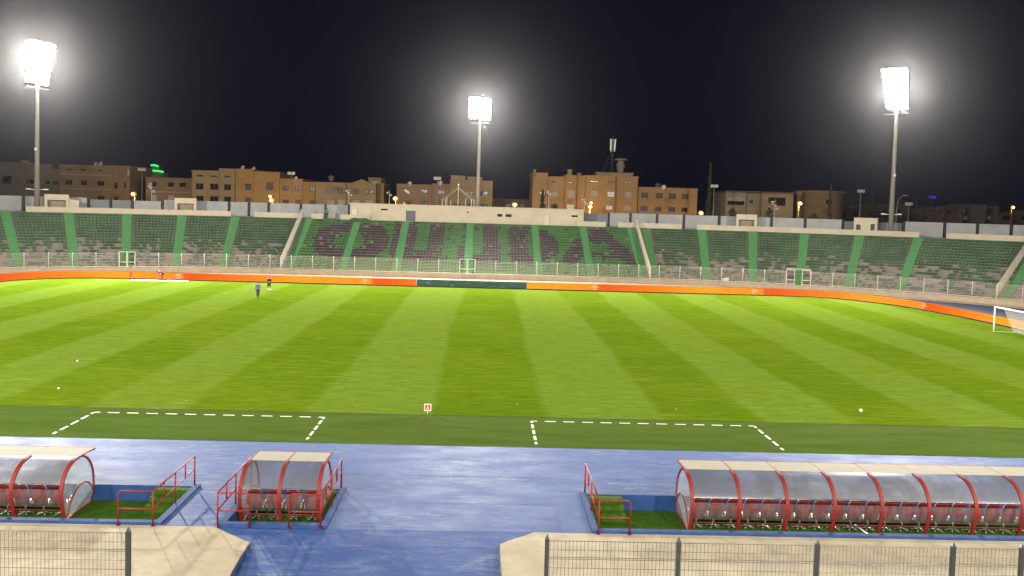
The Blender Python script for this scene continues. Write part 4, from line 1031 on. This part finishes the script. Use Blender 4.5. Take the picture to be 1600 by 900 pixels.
def W_(xs, y0, y1, k='dark', slope=.026):
    x_ref = xs[0][0]; return [(a, y0+(a-x_ref)*slope, c, y1+(a-x_ref)*slope, k) for a, c in xs]
def rooftop(root, kind, px, py, Y, s=1.0):
    c = at(px, py, Y)
    b = MB()
    if kind == 'dish':
        n = 12; ax = Vector((-.5,-.8,.4)).normalized(); u = ax.cross(Vector((0,0,1))).normalized(); v = u.cross(ax); rim = []
        V = [c-ax*.15]+[c+(u*math.cos(6.2832*t/n)+v*math.sin(6.2832*t/n))*.55*s for t in range(n)]; b.add(V, [(0, 1+t, 1+(t+1) % n) for t in range(n)]+[tuple(range(1, n+1))[::-1]]); b.tube([c-ax*.1, (c.x, c.y+.2, c.z-1.1*s)], .05, 6)
        return b.build('satellite_dish', M['white_metal'], root)
    if kind == 'stack':
        b.box(c.x-.5*s, c.x+.5*s, Y+1, Y+2, c.z-2.2*s, c.z); b.box(c.x-.65*s, c.x+.65*s, Y+.85, Y+2.15, c.z+.003, c.z+.25); return b.build('chimney', M['b_tan'], root)
    if kind == 'aerial':
        b.tube([(c.x,Y+2,c.z-3*s), (c.x,Y+2,c.z)], .05, 5)
        for k in range(4): b.beam((c.x-.6, Y+2, c.z-.3-.25*k), (c.x+.6, Y+2, c.z-.3-.25*k), .05)
        return b.build('aerial', M['steel'], root)
YA = 150
h = house('grey brown house with a cream parapet behind the left mast')
volume(h, (-25, 254, 39, 255.5), 'b_grey', YA, 12, [(3,275,18,287,'dark')]+W_([(3,18)], 305, 314), bands=(262,))
volume(h, (39.5, 257, 80, 258), 'b_grey', YA+.6, 11, W_([(33+8,53)], 281, 287)+W_([(70,78)], 282, 288)); volume(h, (80.5, 265.5, 92.5, 266), 'b_grey', YA+.6, 11, [(82,283,90,289,'dark')])
rooftop(h, 'stack', 33, 252, YA)
h = house('brown brick apartment house left of the green neon tower')
volume(h, (93, 258.5, 175, 260.5), 'b_brown', YA, 14, W_([(102,113),(126,136),(152,163)], 281.5, 289)+W_([(152,163)], 306, 313)+[(153,265,160,268,'dark'),(103,264,112,266.5,'dark'),(126,264,135,267,'dark')], bands=(273, 295))
volume(h, (175.5, 260, 203, 261.5), 'b_brown', YA+.3, 13, W_([(178,184),(193,197)], 285, 295)+W_([(178,184)], 307, 313)+[(199,265,202,274,'white')])
rooftop(h, 'dish', 149, 256.5, YA); rooftop(h, 'dish', 157, 256.5, YA, 1.2)
h = house('plain dull brown house in front of the green neon tower')
volume(h, (228, 278.5, 299.5, 280.5), 'b_dull', YA, 12, W_([(237,245),(262,272),(280,290)], 284, 291.5)+W_([(237,245),(263,272)], 305, 313, 'white'), bands=(300,))
h = house('tan apartment house with three small roof vents, right of the dull brown house')
volume(h, (300, 268, 342, 268.5), 'b_tan', YA, 14, W_([(306,318),(328,341)], 286.5, 296)+W_([(306,318),(328,341)], 306, 315)+[(307,273.3,317,275.7,'dark'),(330,274.3,339,276.5,'dark')], bands=(298,))
volume(h, (342.5, 264.6, 368, 266), 'b_tan', YA, 14, W_([(350,361)], 288, 297)+W_([(350,361)], 307, 316)+[(350,274.8,360,277,'dark')])
volume(h, (368.5, 265.5, 396, 266.5), 'b_orange', YA-.5, 14, W_([(383,393)], 287, 297, 'shutter')+W_([(383,393)], 309, 315, 'shutter'))
volume(h, (396.5, 269, 437, 271.5), 'b_orange', YA-.3, 14, W_([(416,427)], 285, 297, 'shutter'), bands=(303,))
rooftop(h, 'dish', 379, 262, YA); rooftop(h, 'dish', 396, 264, YA)
h = house('long tan apartment house stepping down to the right, behind the orange lamp pair')
volume(h, (437.5, 280.5, 473, 282), 'b_orange', YA, 14, W_([(441.5,451.5),(461.5,471)], 290, 297.5)+W_([(441.5,451.5),(461.5,471)], 312, 318), bands=(303,))
volume(h, (473.5, 286, 493, 286.5), 'b_orange', YA+.2, 14, W_([(484,493)], 292, 299)+W_([(483.5,492.5)], 313, 319))
volume(h, (493.5, 285.5, 541, 288), 'b_tan', YA-.2, 14, W_([(511.5,522),(528,538.5)], 294, 302)+W_([(511.5,522),(528,538.5)], 312.5, 319, 'white'), bands=(305, 308.5))
rooftop(h, 'dish', 462, 279, YA); rooftop(h, 'aerial', 515, 273, YA)
h = house('brown house with a pointed gable and a stair tower')
x0, x1, z = volume(h, (541.5, 287.5, 587.5, 288.5), 'b_brown2', YA-.6, 14, W_([(551,561.5),(571,583)], 296, 303.5)+W_([(551,561.5),(571,583)], 313, 320, 'white'), bands=(306, 310))
a, c, t = at(550, 287, YA-.6), at(578, 288, YA-.6), at(565, 279.8, YA-.6); b = MB(); b.prism([(a.x,YA-.75,z+.29), (c.x,YA-.75,z+.29), (t.x,YA-.75,t.z)], (0,3,0)); b.build('gable', M['b_brown2'], h)
volume(h, (576, 278.8, 595.5, 279.5), 'b_brown2', YA+6, 8, [(580.5,283.3,590,286.5,'white')]); volume(h, (588, 288, 600, 288.5), 'b_brown2', YA+2, 10, [])
h = house('reddish brown house with one brightly lit window')
volume(h, (620, 289, 675, 290.5), 'b_red', YA, 14, [(630,294.5,640.5,303,'dark')]+W_([(657,668)], 296.5, 302.5)+W_([(630,640.5),(657,668)], 313, 321)); volume(h, (675.5, 288.5, 703, 289.5), 'b_red', YA+.2, 14, W_([(684,694.5)], 297, 303.5, 'dark')+W_([(684,694.5)], 316, 322))
p = at(636, 299.3, YA-.3); b = MB(); dd = Vector((.75, 0, -.55)).normalized(); b.obox(p, dd*.62, Vector((0,.05,0)), Vector((dd.z,0,-dd.x))*.24); b.build('lit_pane', M['lit_window'], h)
rooftop(h, 'dish', 640, 287, YA); rooftop(h, 'dish', 688, 286, YA)
h = house('brown house with two pale roof blocks behind the centre mast')
volume(h, (703.5, 282.5, 770, 284.5), 'b_brown2', YA-.4, 14, W_([(709.5,719),(728,739),(751,762)], 298.5, 304.8)+W_([(709.5,719),(728,739),(751,762)], 318, 325))
for xa, ya_, xb in ((705, 276, 726), (731, 278, 753)): p, q = at(xa, ya_, YA), at(xb, ya_+.5, YA); b = MB(); b.box(p.x, q.x, YA+.2, YA+5, z-3, p.z); b.box(p.x-.15, q.x+.15, YA+.05, YA+5.1, p.z+.003, p.z+.3); b.build('roof_block', M['b_tan'], h)
h = house('low dark house between the brown house and the large orange one')
volume(h, (770.5, 312, 833, 314), 'b_far', YA+8, 12, [(790,318,797,323,'dark'),(812,319,819,324,'dark')])
h = house('large orange house with an arched recess, a ribbed bay and white framed windows')
volume(h, (833, 271.6, 856, 272), 'b_main', YA, 15, [(861-18,300,854,306,'dark')]+W_([(843,853)], 319, 326)); volume(h, (856.5, 277.5, 883, 278), 'b_main', YA+.1, 15, [(861,300,872,306.5,'white'),(863,282,867,285,'dark')]+W_([(861,872)], 319, 327)); volume(h, (883.5, 275, 902, 275.5), 'b_main', YA-.3, 15, [(886,298,897.5,308.5,'white'),(885.5,319.5,897,328.5,'lit'),(889.5,283,894,286,'dark')])
volume(h, (902.5, 276, 914.5, 276.4), 'b_main', YA-.6, 15, [], bands=tuple(284+5.0*i for i in range(10)))
p = at(835.5, 264.5, YA); q = at(835.5, 272, YA); b = MB(); b.box(p.x-.28, p.x+.28, YA, YA+.6, q.z-.5, p.z); b.build('chimney', M['b_main'], h); rooftop(h, 'stack', 891, 266, YA, .9); rooftop(h, 'stack', 906, 271.5, YA, .7)
b = MB(); cx, cz = at(848, 300, YA-.05).x, at(848, 300, YA).z; ap = [(cx+2.2*math.cos(a*math.pi/10), cz+3.4*math.sin(a*math.pi/10)) for a in range(11)]
for (xa, za), (xb, zb) in zip(ap, ap[1:]): b.beam((xa, YA-.1, za), (xb, YA-.1, zb), .3, .18, (0,1,0))
b.build('arch', M['trim'], h)
h = house('tall orange house carrying the phone mast')
volume(h, (915, 275.5, 962, 277), 'b_main', YA-.1, 16, [(922,282.4,935,285,'dark'),(950,283.5,961,286,'dark'),(923,299,934,306.5,'white'),(949,300,960,307.5,'lit'),(946.5,321.5,957,327.5,'lit')]); volume(h, (962.5, 276.5, 997, 278), 'b_main', YA, 16, [(975,284,988,286.5,'dark'),(976,300.5,986.5,308,'white'),(974.5,322,985,328.5,'white')])
p, q = at(934, 272, YA), at(991, 273.3, YA); b = MB(); b.box(p.x, q.x, YA+2, YA+9, p.z-2, p.z+.3); b.box(p.x-.2, q.x+.2, YA+1.8, YA+9.2, p.z+.303, p.z+.55); b.build('roof_block', M['b_tan'], h)
b = MB(); p = at(963, 278, YA); b.tube([(p.x, YA-.2, p.z), (p.x, YA-.2, 3)], .09, 6); b.build('drainpipe', M['b_brown2'], h)
zr = at(960, 272, YA).z+.55
lan = MB(); p = at(973.5, 271, YA); lan.lathe([(.75, 0), (.7, .4), (.95, 1.2), (1.0, 1.8), (.75, 2.3), (.7, 2.6)], (p.x, YA+4, zr), 12); lan.lathe([(1.45, 2.75), (1.5, 2.9), (1.1, 3.15), (.2, 3.25), (0, 3.3)], (p.x, YA+4, zr), 12); lan.lathe([(.0, 2.6), (.7, 2.6), (1.45, 2.75)], (p.x, YA+4, zr), 12); lan.build('roof_lantern', M['b_villa'], h)
tm = tag(empty('phone_mast', (at(959.5, 271, YA).x, YA+4, zr)), 'lattice phone mast with white panel antennas on the tall orange house', 'mast'); hz = at(959.5, 214, YA+4).z-zr
b = MB()
for sx, sy in ((-.22,-.2), (.22,-.2), (0,.25)): b.tube([(sx,sy,0), (sx*.8,sy*.8,hz*.92)], .05, 6)
for k in range(14): z0_, z1_ = hz*.92*k/14, hz*.92*(k+1)/14; b.beam((-.22,-.2,z0_), (.22,-.2,z1_), .035); b.beam((.22,-.2,z0_), (0,.25,z1_), .035); b.beam((0,.25,z0_), (-.22,-.2,z1_), .035)
b.build('lattice', M['fence_metal'], tm); b = MB(); b.tube([(-2.3,0,0), (-.2,0,hz*.58)], .05, 6); b.tube([(-2.1,.1,0), (0,.1,hz*.33)], .04, 6); b.tube([(-1.2,0,hz*.36), (-.2,0,hz*.36)], .04, 6); b.build('stay', M['fence_metal'], tm)
for x, y, ti in ((-.45,-.35,-.02), (.5,-.3,.06), (.1,.5,0)): b = MB(); b.obox((x, y, hz*.78), (.16,0,0), (0,.08,0), (ti*1.2,0,1.25)); b.build('panel_antenna', M['white_paint'], tm)
for x in (-.35, .42): b = MB(); b.box(x-.14, x+.14, -.5, -.25, hz*.58, hz*.63); b.build('radio_unit', M['white_metal'], tm)
b = MB(); b.tube([(0,0,hz*.92), (0,0,hz*1.04)], .02, 5); b.build('lightning_rod', M['steel'], tm)
h = house('low orange house with two rows of four shuttered windows')
volume(h, (997.5, 294, 1090, 296.5), 'b_main', YA+.4, 14, W_([(1001.5,1013),(1024.5,1036),(1045,1056.5),(1065,1076)], 301, 309.3, 'shutter', .03)+W_([(1001,1012),(1023.5,1034),(1044.5,1055),(1064.5,1074.5)], 322.5, 329.3, 'dark', .03))
rooftop(h, 'dish', 1037, 292.5, YA); rooftop(h, 'aerial', 1031, 285, YA)
h = house('pale villa with a slotted balcony and a round window', 'villa')
volume(h, (1134.5, 300.8, 1166, 301.6), 'b_villa', YA, 12, [(1136.5,314,1163,320,'dark')], bands=(327,)); volume(h, (1166.5, 301.5, 1190, 302), 'b_villa', YA+.8, 11, [(1171,312.8,1177,317.2,'dark')], bands=(325.5,)); volume(h, (1190.5, 301.5, 1240, 302.6), 'b_villa', YA-.1, 12, [(1200,309,1228,321,'dark')], bands=(326.5,))
p, q = at(1132, 300.5, YA), at(1241, 302.5, YA); b = MB(); b.box(p.x, q.x, YA-.8, YA+13, p.z+.1, p.z+.4); b.build('roof', M['shutter'], h)
p, q = at(1137, 313.5, YA), at(1163, 314, YA); b = MB()
for i in range(12): x = p.x+(q.x-p.x)*i/11; b.tube([(x, YA-.02, p.z-.1), (x, YA-.02, p.z+.5+.5*math.sin(math.pi*i/11))], .04, 5)
b.build('balcony_railing', M['white_metal'], h)
rd = tag(empty('round_house', (at(1281, 300, YA+9).x, YA+9, 0)), 'brown round-ended house behind the orange lamp and the cypress', 'building', 'houses beyond the stadium'); zt = at(1281, 299.5, YA).z; wr = (at(1318, 300, YA).x-at(1244, 300, YA).x)/2
b = MB(); b.lathe([(wr, ZG), (wr, zt), (wr+.35, zt+.02), (wr+.35, zt+.35), (0, zt+.36)], n=40); b.build('wall', M['b_round'], rd)
p = at(1281, 315, YA); b = MB(); n = 14; b.prism([(.75*math.cos(6.2832*k/n), -wr-.04, p.z+.75*math.sin(6.2832*k/n)) for k in range(n)], (0, .3, 0)); f = b.build('window', M['b_brown2'], rd); b = MB(); b.prism([(.6*math.cos(6.2832*k/n), -wr-.06, p.z+.6*math.sin(6.2832*k/n)) for k in range(n)], (0, .3, 0)); b.build('pane', M['glass'], f)
b = MB(); p = at(1259.5, 318, YA); b.box(p.x-(rd.location.x)-.5, p.x-rd.location.x+.5, -wr*.86, -wr*.7, 0, zt); b.build('pilaster', M['b_villa'], rd)
# far dark blocks on the right
YR = 215
h = house('low dim block left of the right mast'); volume(h, (1322, 328, 1390, 331), 'b_far', YR-20, 12, W_([(1335,1341),(1355,1361),(1372,1378)], 334, 339)); volume(h, (1374, 319, 1420, 321), 'b_far', YR+10, 12, W_([(1380,1386),(1402,1408)], 327, 332))
h = house('dim pink house with round arched windows right of the right mast'); volume(h, (1432, 327, 1460, 328), 'b_pink', YR, 12, W_([(1442,1448),(1450,1456)], 328.5, 333)+W_([(1443,1449)], 339, 343)); volume(h, (1460.5, 323, 1480, 324), 'b_pink', YR+1, 12, W_([(1466,1474)], 331, 334.5)+W_([(1472,1476)], 340, 344)); volume(h, (1480.5, 327.5, 1498, 328), 'b_pink', YR, 12, W_([(1480.8,1486),(1489,1494)], 329, 334))
h = house('pale grey block with two tall dark stair strips'); volume(h, (1498.5, 323, 1504.5, 323.2), 'b_pale', YR, 12, []); volume(h, (1505, 321, 1516.5, 321.5), 'b_pale', YR+1.5, 10, [(1505.5,326,1516,337,'dark'),(1505.5,344,1516,349,'dark'),(1506,338.5,1515,342.5,'white')]); volume(h, (1517, 320.5, 1541, 321), 'b_pale', YR, 12, []); volume(h, (1541.5, 322.5, 1553, 323), 'b_pale', YR+1.5, 10, [(1542,325,1552.5,337,'dark'),(1542,344,1552.5,349,'dark'),(1543,338.5,1551,342.5,'white')]); volume(h, (1553.5, 323.5, 1561, 323.8), 'b_pale', YR, 12, [])
h = house('dim pinkish house with wide arched windows at the right edge'); volume(h, (1561.5, 334.5, 1583, 335), 'b_pink', YR, 12, [(1566.5,336.5,1581,344,'dark')]); volume(h, (1583.5, 330, 1625, 331), 'b_pink', YR+3, 12, [(1597,338,1605,344,'dark')])
h = house('very dim distant block between the villa and the right mast'); volume(h, (1328, 322, 1345, 323), 'b_far', YR+60, 12, [(1333,325,1337,328,'dark')]); volume(h, (1350, 320, 1368, 321), 'b_far', YR+62, 12, [(1356,323,1360,326,'dark')])
# neon tower and blue sign
tw = tag(empty('tower', (at(246, 275, 190).x, 190, 0)), 'dark tower crowned by two green neon rings', 'tower'); zt = at(246, 267, 190).z; k = 235/F
b = MB(); b.box(-13*k*.95, 13*k*.95, -1.8, 1.8, ZG, zt-.4); b.build('shaft', M['b_grey'], tw); b = MB(); b.box(-5*k, 5*k, -1, 1, zt-.398, zt+1.2); b.build('turret', M['b_grey'], tw)
for wd, z in ((13.3, zt), (5.5, at(246, 258.6, 190).z)): b = MB(); w2 = wd*k; b.tube([(-w2,-1.9,z-.1), (-w2*.3,-2.1,z-.02), (w2*.4,-2.1,z-.08), (w2,-1.9,z-.28)], .23, 8); b.build('neon_ring', M['neon_green'], tw)
bs = tag(empty('neon_sign', (at(1457, 308, 330).x, 330, 0)), 'small blue neon sign on a far rooftop pylon', 'sign'); z = at(1457, 308, 330).z; b = MB()
for i, (x, wv) in enumerate(((-1.1,.55), (-.2,.5), (.5,.4), (1.2,.6))): b.box(x-wv*.5, x+wv*.5, -.1, .1, z-.28-.1*(i % 2), z+.3)
b.build('letters', M['neon_blue'], bs).name = 'lit_panel'; b = MB(); b.box(-1.8, 1.8, .15, .3, z-.6, z+.5); b.build('backing', M['dark_post'], bs); b = MB(); b.tube([(0,.25,ZG), (0,.25,z)], .25, 8); b.build('pylon', M['dark_post'], bs)

# ------------------------------------------------------------------ lamps, poles and trees between the stand and the houses
def lamp_pole(px, py, Y, label, pair=None, power=9000):
    c = at(px, py, Y); root = tag(empty('street_lamp', (c.x, c.y, ZG)), label, 'street lamp', 'lit orange street lamps'); z = c.z-ZG
    b = MB(); b.tube([(0,.0,0), (0,0,z*.8), (0,-.1,z+.15), (0,-.5,z+.25)], [.1,.08,.06,.05], 8); b.build('pole', M['steel'], root)
    b = MB(); b.lathe([(.0,.62), (.3,.58), (.5,.5), (.5,.44)], (0,-.5,z), 12); b.build('hood', M['steel'], root)
    b = MB(); b.ball((0,-.6,z), .62, 14, 9, (1,.6,.8)); gl = b.build('lamp_halo', M['sodium_glow'], root); b = MB(); b.ball((0,-.85,z), .36, 12, 8, (1,1,.8)); b.build('lamp_bulb', M['sodium'], gl)  # oversized glowing ball stands in for the orange halo round the bulb
    if pair:
        q = at(*pair, Y)-Vector((c.x, c.y, ZG)); b = MB(); b.ball(q, .26, 10, 7); b.build('lamp_bulb', M['sodium'], root); b = MB(); b.tube([(0,0,z), (q.x,0,q.z)], .05, 6); b.build('arm', M['steel'], root)
    l = bpy.data.lights.new('lamp_light', 'POINT'); l.energy = power*.13; l.color = (1, .5, .12); l.shadow_soft_size = .4
    lo = bpy.data.objects.new('lamp_light', l); C.objects.link(lo); lo.parent = root; lo.location = (0, -.6, z-1.0)
lamp_pole(210.5, 303.5, 143, 'lit orange street lamp between the brown house and the dull house', None, 6000)
lamp_pole(425.5, 313, 141, 'pair of lit orange street lamps close together behind the stand wall', (422, 307), 14000)
lamp_pole(618.3, 310.3, 143, 'lit orange street lamp left of the reddish house', None, 3500)
lamp_pole(804, 320, 143, 'lit orange street lamp over the low dark house', None, 4500)
lamp_pole(921.5, 323, 143, 'brightest lit orange street lamp before the tall orange house', (923.5, 317.3), 14000)
lamp_pole(1094, 333, 146, 'small lit orange street lamp beside the cypress', None, 3000)
lamp_pole(1248, 318, 141, 'lit orange street lamp before the round-ended house', None, 11000)
lamp_pole(1580.5, 324, 205, 'small lit orange street lamp above the far right houses', None, 3000)
def floodpole(px, ytop, Y, label, curved=False):
    c = at(px, ytop, Y); root = tag(empty('lamp_post', (c.x, c.y, ZG)), label, 'lamp post', 'unlit lamp posts behind the stand'); z = c.z-ZG; b = MB()
    if curved: b.tube([(0,0,0), (0,0,z*.8), (.25,0,z*.93), (.9,0,z), (1.3,0,z+.02)], [.12,.09,.07,.06,.05], 8)
    else: b.tube([(0,0,0), (0,0,z)], [.13,.07], 8)
    b.build('pole', M['steel'], root); b = MB()
    if curved: b.obox((1.6,0,z), (.4,0,.0), (0,.16,0), (0,0,.07))
    else: b.obox((-.38,-.1,z+.05), (.33,0,0), (0,.12,.05), (0,-.08,.24)); b.obox((.38,-.1,z+.05), (.33,0,0), (0,.12,.05), (0,-.08,.24))
    b.build('lamp_head', M['white_metal'], root)
floodpole(222, 265, 128, 'thin unlit lamp post left of the green neon tower'); floodpole(455.5, 271, 128, 'thin unlit lamp post over the long tan house'); floodpole(683.5, 279, 128, 'thin unlit lamp post before the reddish house')
floodpole(1116, 291, 126, 'thin unlit lamp post beside the tall cypress'); floodpole(1345, 299, 128, 'thin unlit lamp post above the arched portal')
floodpole(1402, 305, 128, 'curved arm street lamp right of the right mast', True); floodpole(1420, 319, 126, 'short thin lamp post right of the right mast')
def hornpole(px, ytop, Y, label, n=4):
    c = at(px, ytop, Y); root = tag(empty('loudspeaker_pole', (c.x, c.y, ZG)), label, 'loudspeaker', 'horn loudspeaker poles'); z = c.z-ZG; b = MB(); b.tube([(0,0,0), (0,0,z)], [.09,.06], 8); b.build('pole', M['white_metal'], root)
    for k in range(n):
        a = -1.57+(k-(n-1)/2)*1.15; zz = z-.35-.42*k*(1 if k % 2 else .9); d = Vector((math.cos(a), math.sin(a), -.12)).normalized(); b = MB()
        b.tube([d*.08+Vector((0,0,zz)), d*.28+Vector((0,0,zz)), d*.5+Vector((0,0,zz)), d*.62+Vector((0,0,zz))], [.05,.07,.14,.24], 10, True); b.build('horn', M['white_paint'], root)
hornpole(237, 284, 122, 'white pole of horn loudspeakers before the dull brown house', 5); hornpole(545.5, 295, 122, 'white loudspeaker pole at the left end of the press building', 3); hornpole(608.5, 298, 122, 'white loudspeaker pole with one horn left of the reddish house', 2)
hornpole(1211, 312, 122, 'white pole of horn loudspeakers before the pale villa', 5); hornpole(913.5, 309, 122, 'white loudspeaker pole beside the brightest orange lamp', 3); hornpole(857.5, 297, 122, 'white loudspeaker pole beside the pine tree', 2)
# guyed aerial on the press building roof and small posts
gm = tag(empty('guyed_mast', (at(715.5, 322, YP+2).x, YP+2, ZR+.16)), 'thin white mast held by four guy ropes on the press building roof', 'mast'); hz = at(715.5, 288.5, YP+2).z-ZR-.16
b = MB(); b.tube([(0,0,0), (.0,0,hz)], [.07,.04], 8); b.build('pole', M['white_metal'], gm); b = MB()
for x, y in ((-2.6,-.4), (2.7,-.4), (-2.2,1.4), (2.2,1.4)): b.tube([(0,0,hz*.85), (x,y,1.0)], .02, 5); b.tube([(x,y,0), (x,y,1.15)], .05, 6)
b.build('guy_rope', M['white_metal'], gm); b = MB(); b.ball((0,0,hz), .13, 8, 6); b.build('finial', M['white_paint'], gm)
for px, hh, lab in ((698, 1.3, 'short white post on the press roof left of the guyed mast'), (727.5, 1.2, 'short white post on the press roof beside the centre mast'), (704, .8, 'lowest short white post on the press roof'), (736.5, 1.1, 'short white post on the press roof left of the centre mast foot')):
    b = MB(); b.tube([(0,0,0), (0,0,hh)], .05, 6); b.tube([(0,0,hh), (0,0,hh+.04)], .08, 6); o = b.build('roof_post', M['white_metal'], None, (at(px, 322, YP+1.2).x, YP+1.2, ZR+.165)); tag(o, lab, 'post', 'short posts on the press roof')
def tree(px, ytop, Y, wpx, label, kind='cypress', base=ZG, n=1500):
    c = at(px, ytop, Y); dist = (c-EYE).dot(FWD); root = tag(empty('cypress' if kind == 'cypress' else 'tree', (c.x, c.y, base)), label, 'tree', 'trees beyond the stadium'); h = c.z-base; r = wpx/2/F*dist
    rt = random.Random(int(px)); b = MB(); b.tube([(0,0,0), (.05,0,h*.5), (0,0,h*.96)], [.22, .13, .02], 8)
    for k in range(14): z = h*(.15+.055*k); a = rt.uniform(0, 6.28); b.tube([(0,0,z), (r*.6*math.cos(a), r*.6*math.sin(a), z+r*.5)], [.05, .015], 5)
    b.build('trunk', M['bark'], root); b = MB()
    for k in range(n):
        t = rt.random()**.85
        if kind == 'cypress': rad = r*min(1, (1-t)*1.35)*min(1, .45+t*3); z = h*(.04+.96*t)
        elif kind == 'pine': lay = .5+.5*abs(math.sin(t*16)); rad = r*(1-t*.9)*lay; z = h*(.12+.88*t)
        else: rad = r*math.sqrt(max(0, 1-(2*t-1)**2))*rt.uniform(.75, 1.1); z = h*(.2+.8*t)
        a = rt.uniform(0, 6.2832); q = rad*math.sqrt(rt.random())*rt.uniform(.8, 1.12); p = Vector((q*math.cos(a), q*math.sin(a), z)); s_ = rt.uniform(.12, .3)
        u = Vector((rt.uniform(-1,1), rt.uniform(-1,1), rt.uniform(-.3,1))).normalized(); v = u.cross(Vector((rt.uniform(-1,1), rt.uniform(-1,1), .2))).normalized()
        b.add([p-u*s_, p+v*s_*.45, p+u*s_*1.3, p-v*s_*.45], [(0,1,2,3)])
    b.build('crown', M['leaf'], root)
tree(1110.5, 254, 138, 15, 'tall dark cypress left of the pale villa'); tree(1298.5, 287.5, 136, 13, 'cypress in front of the round-ended house', n=1100)
tree(848, 297, 136, 26, 'dark layered pine before the large orange house', 'pine', n=1700)
tree(1365, 296, 230, 7, 'faint distant cypress left of the right mast', n=600); tree(1432, 307, 230, 8, 'faint distant cypress right of the right mast', n=600)
tree(1145, 326, 140, 24, 'low dark bush at the left foot of the pale villa', 'bush', n=700); tree(1203, 325, 140, 20, 'low dark bush before the villa middle', 'bush', n=600); tree(867, 318, 135, 14, 'small dark bush right of the pine', 'bush', n=500); tree(1272, 334, 134, 34, 'low dark hedge bush under the cypress', 'bush', n=800)
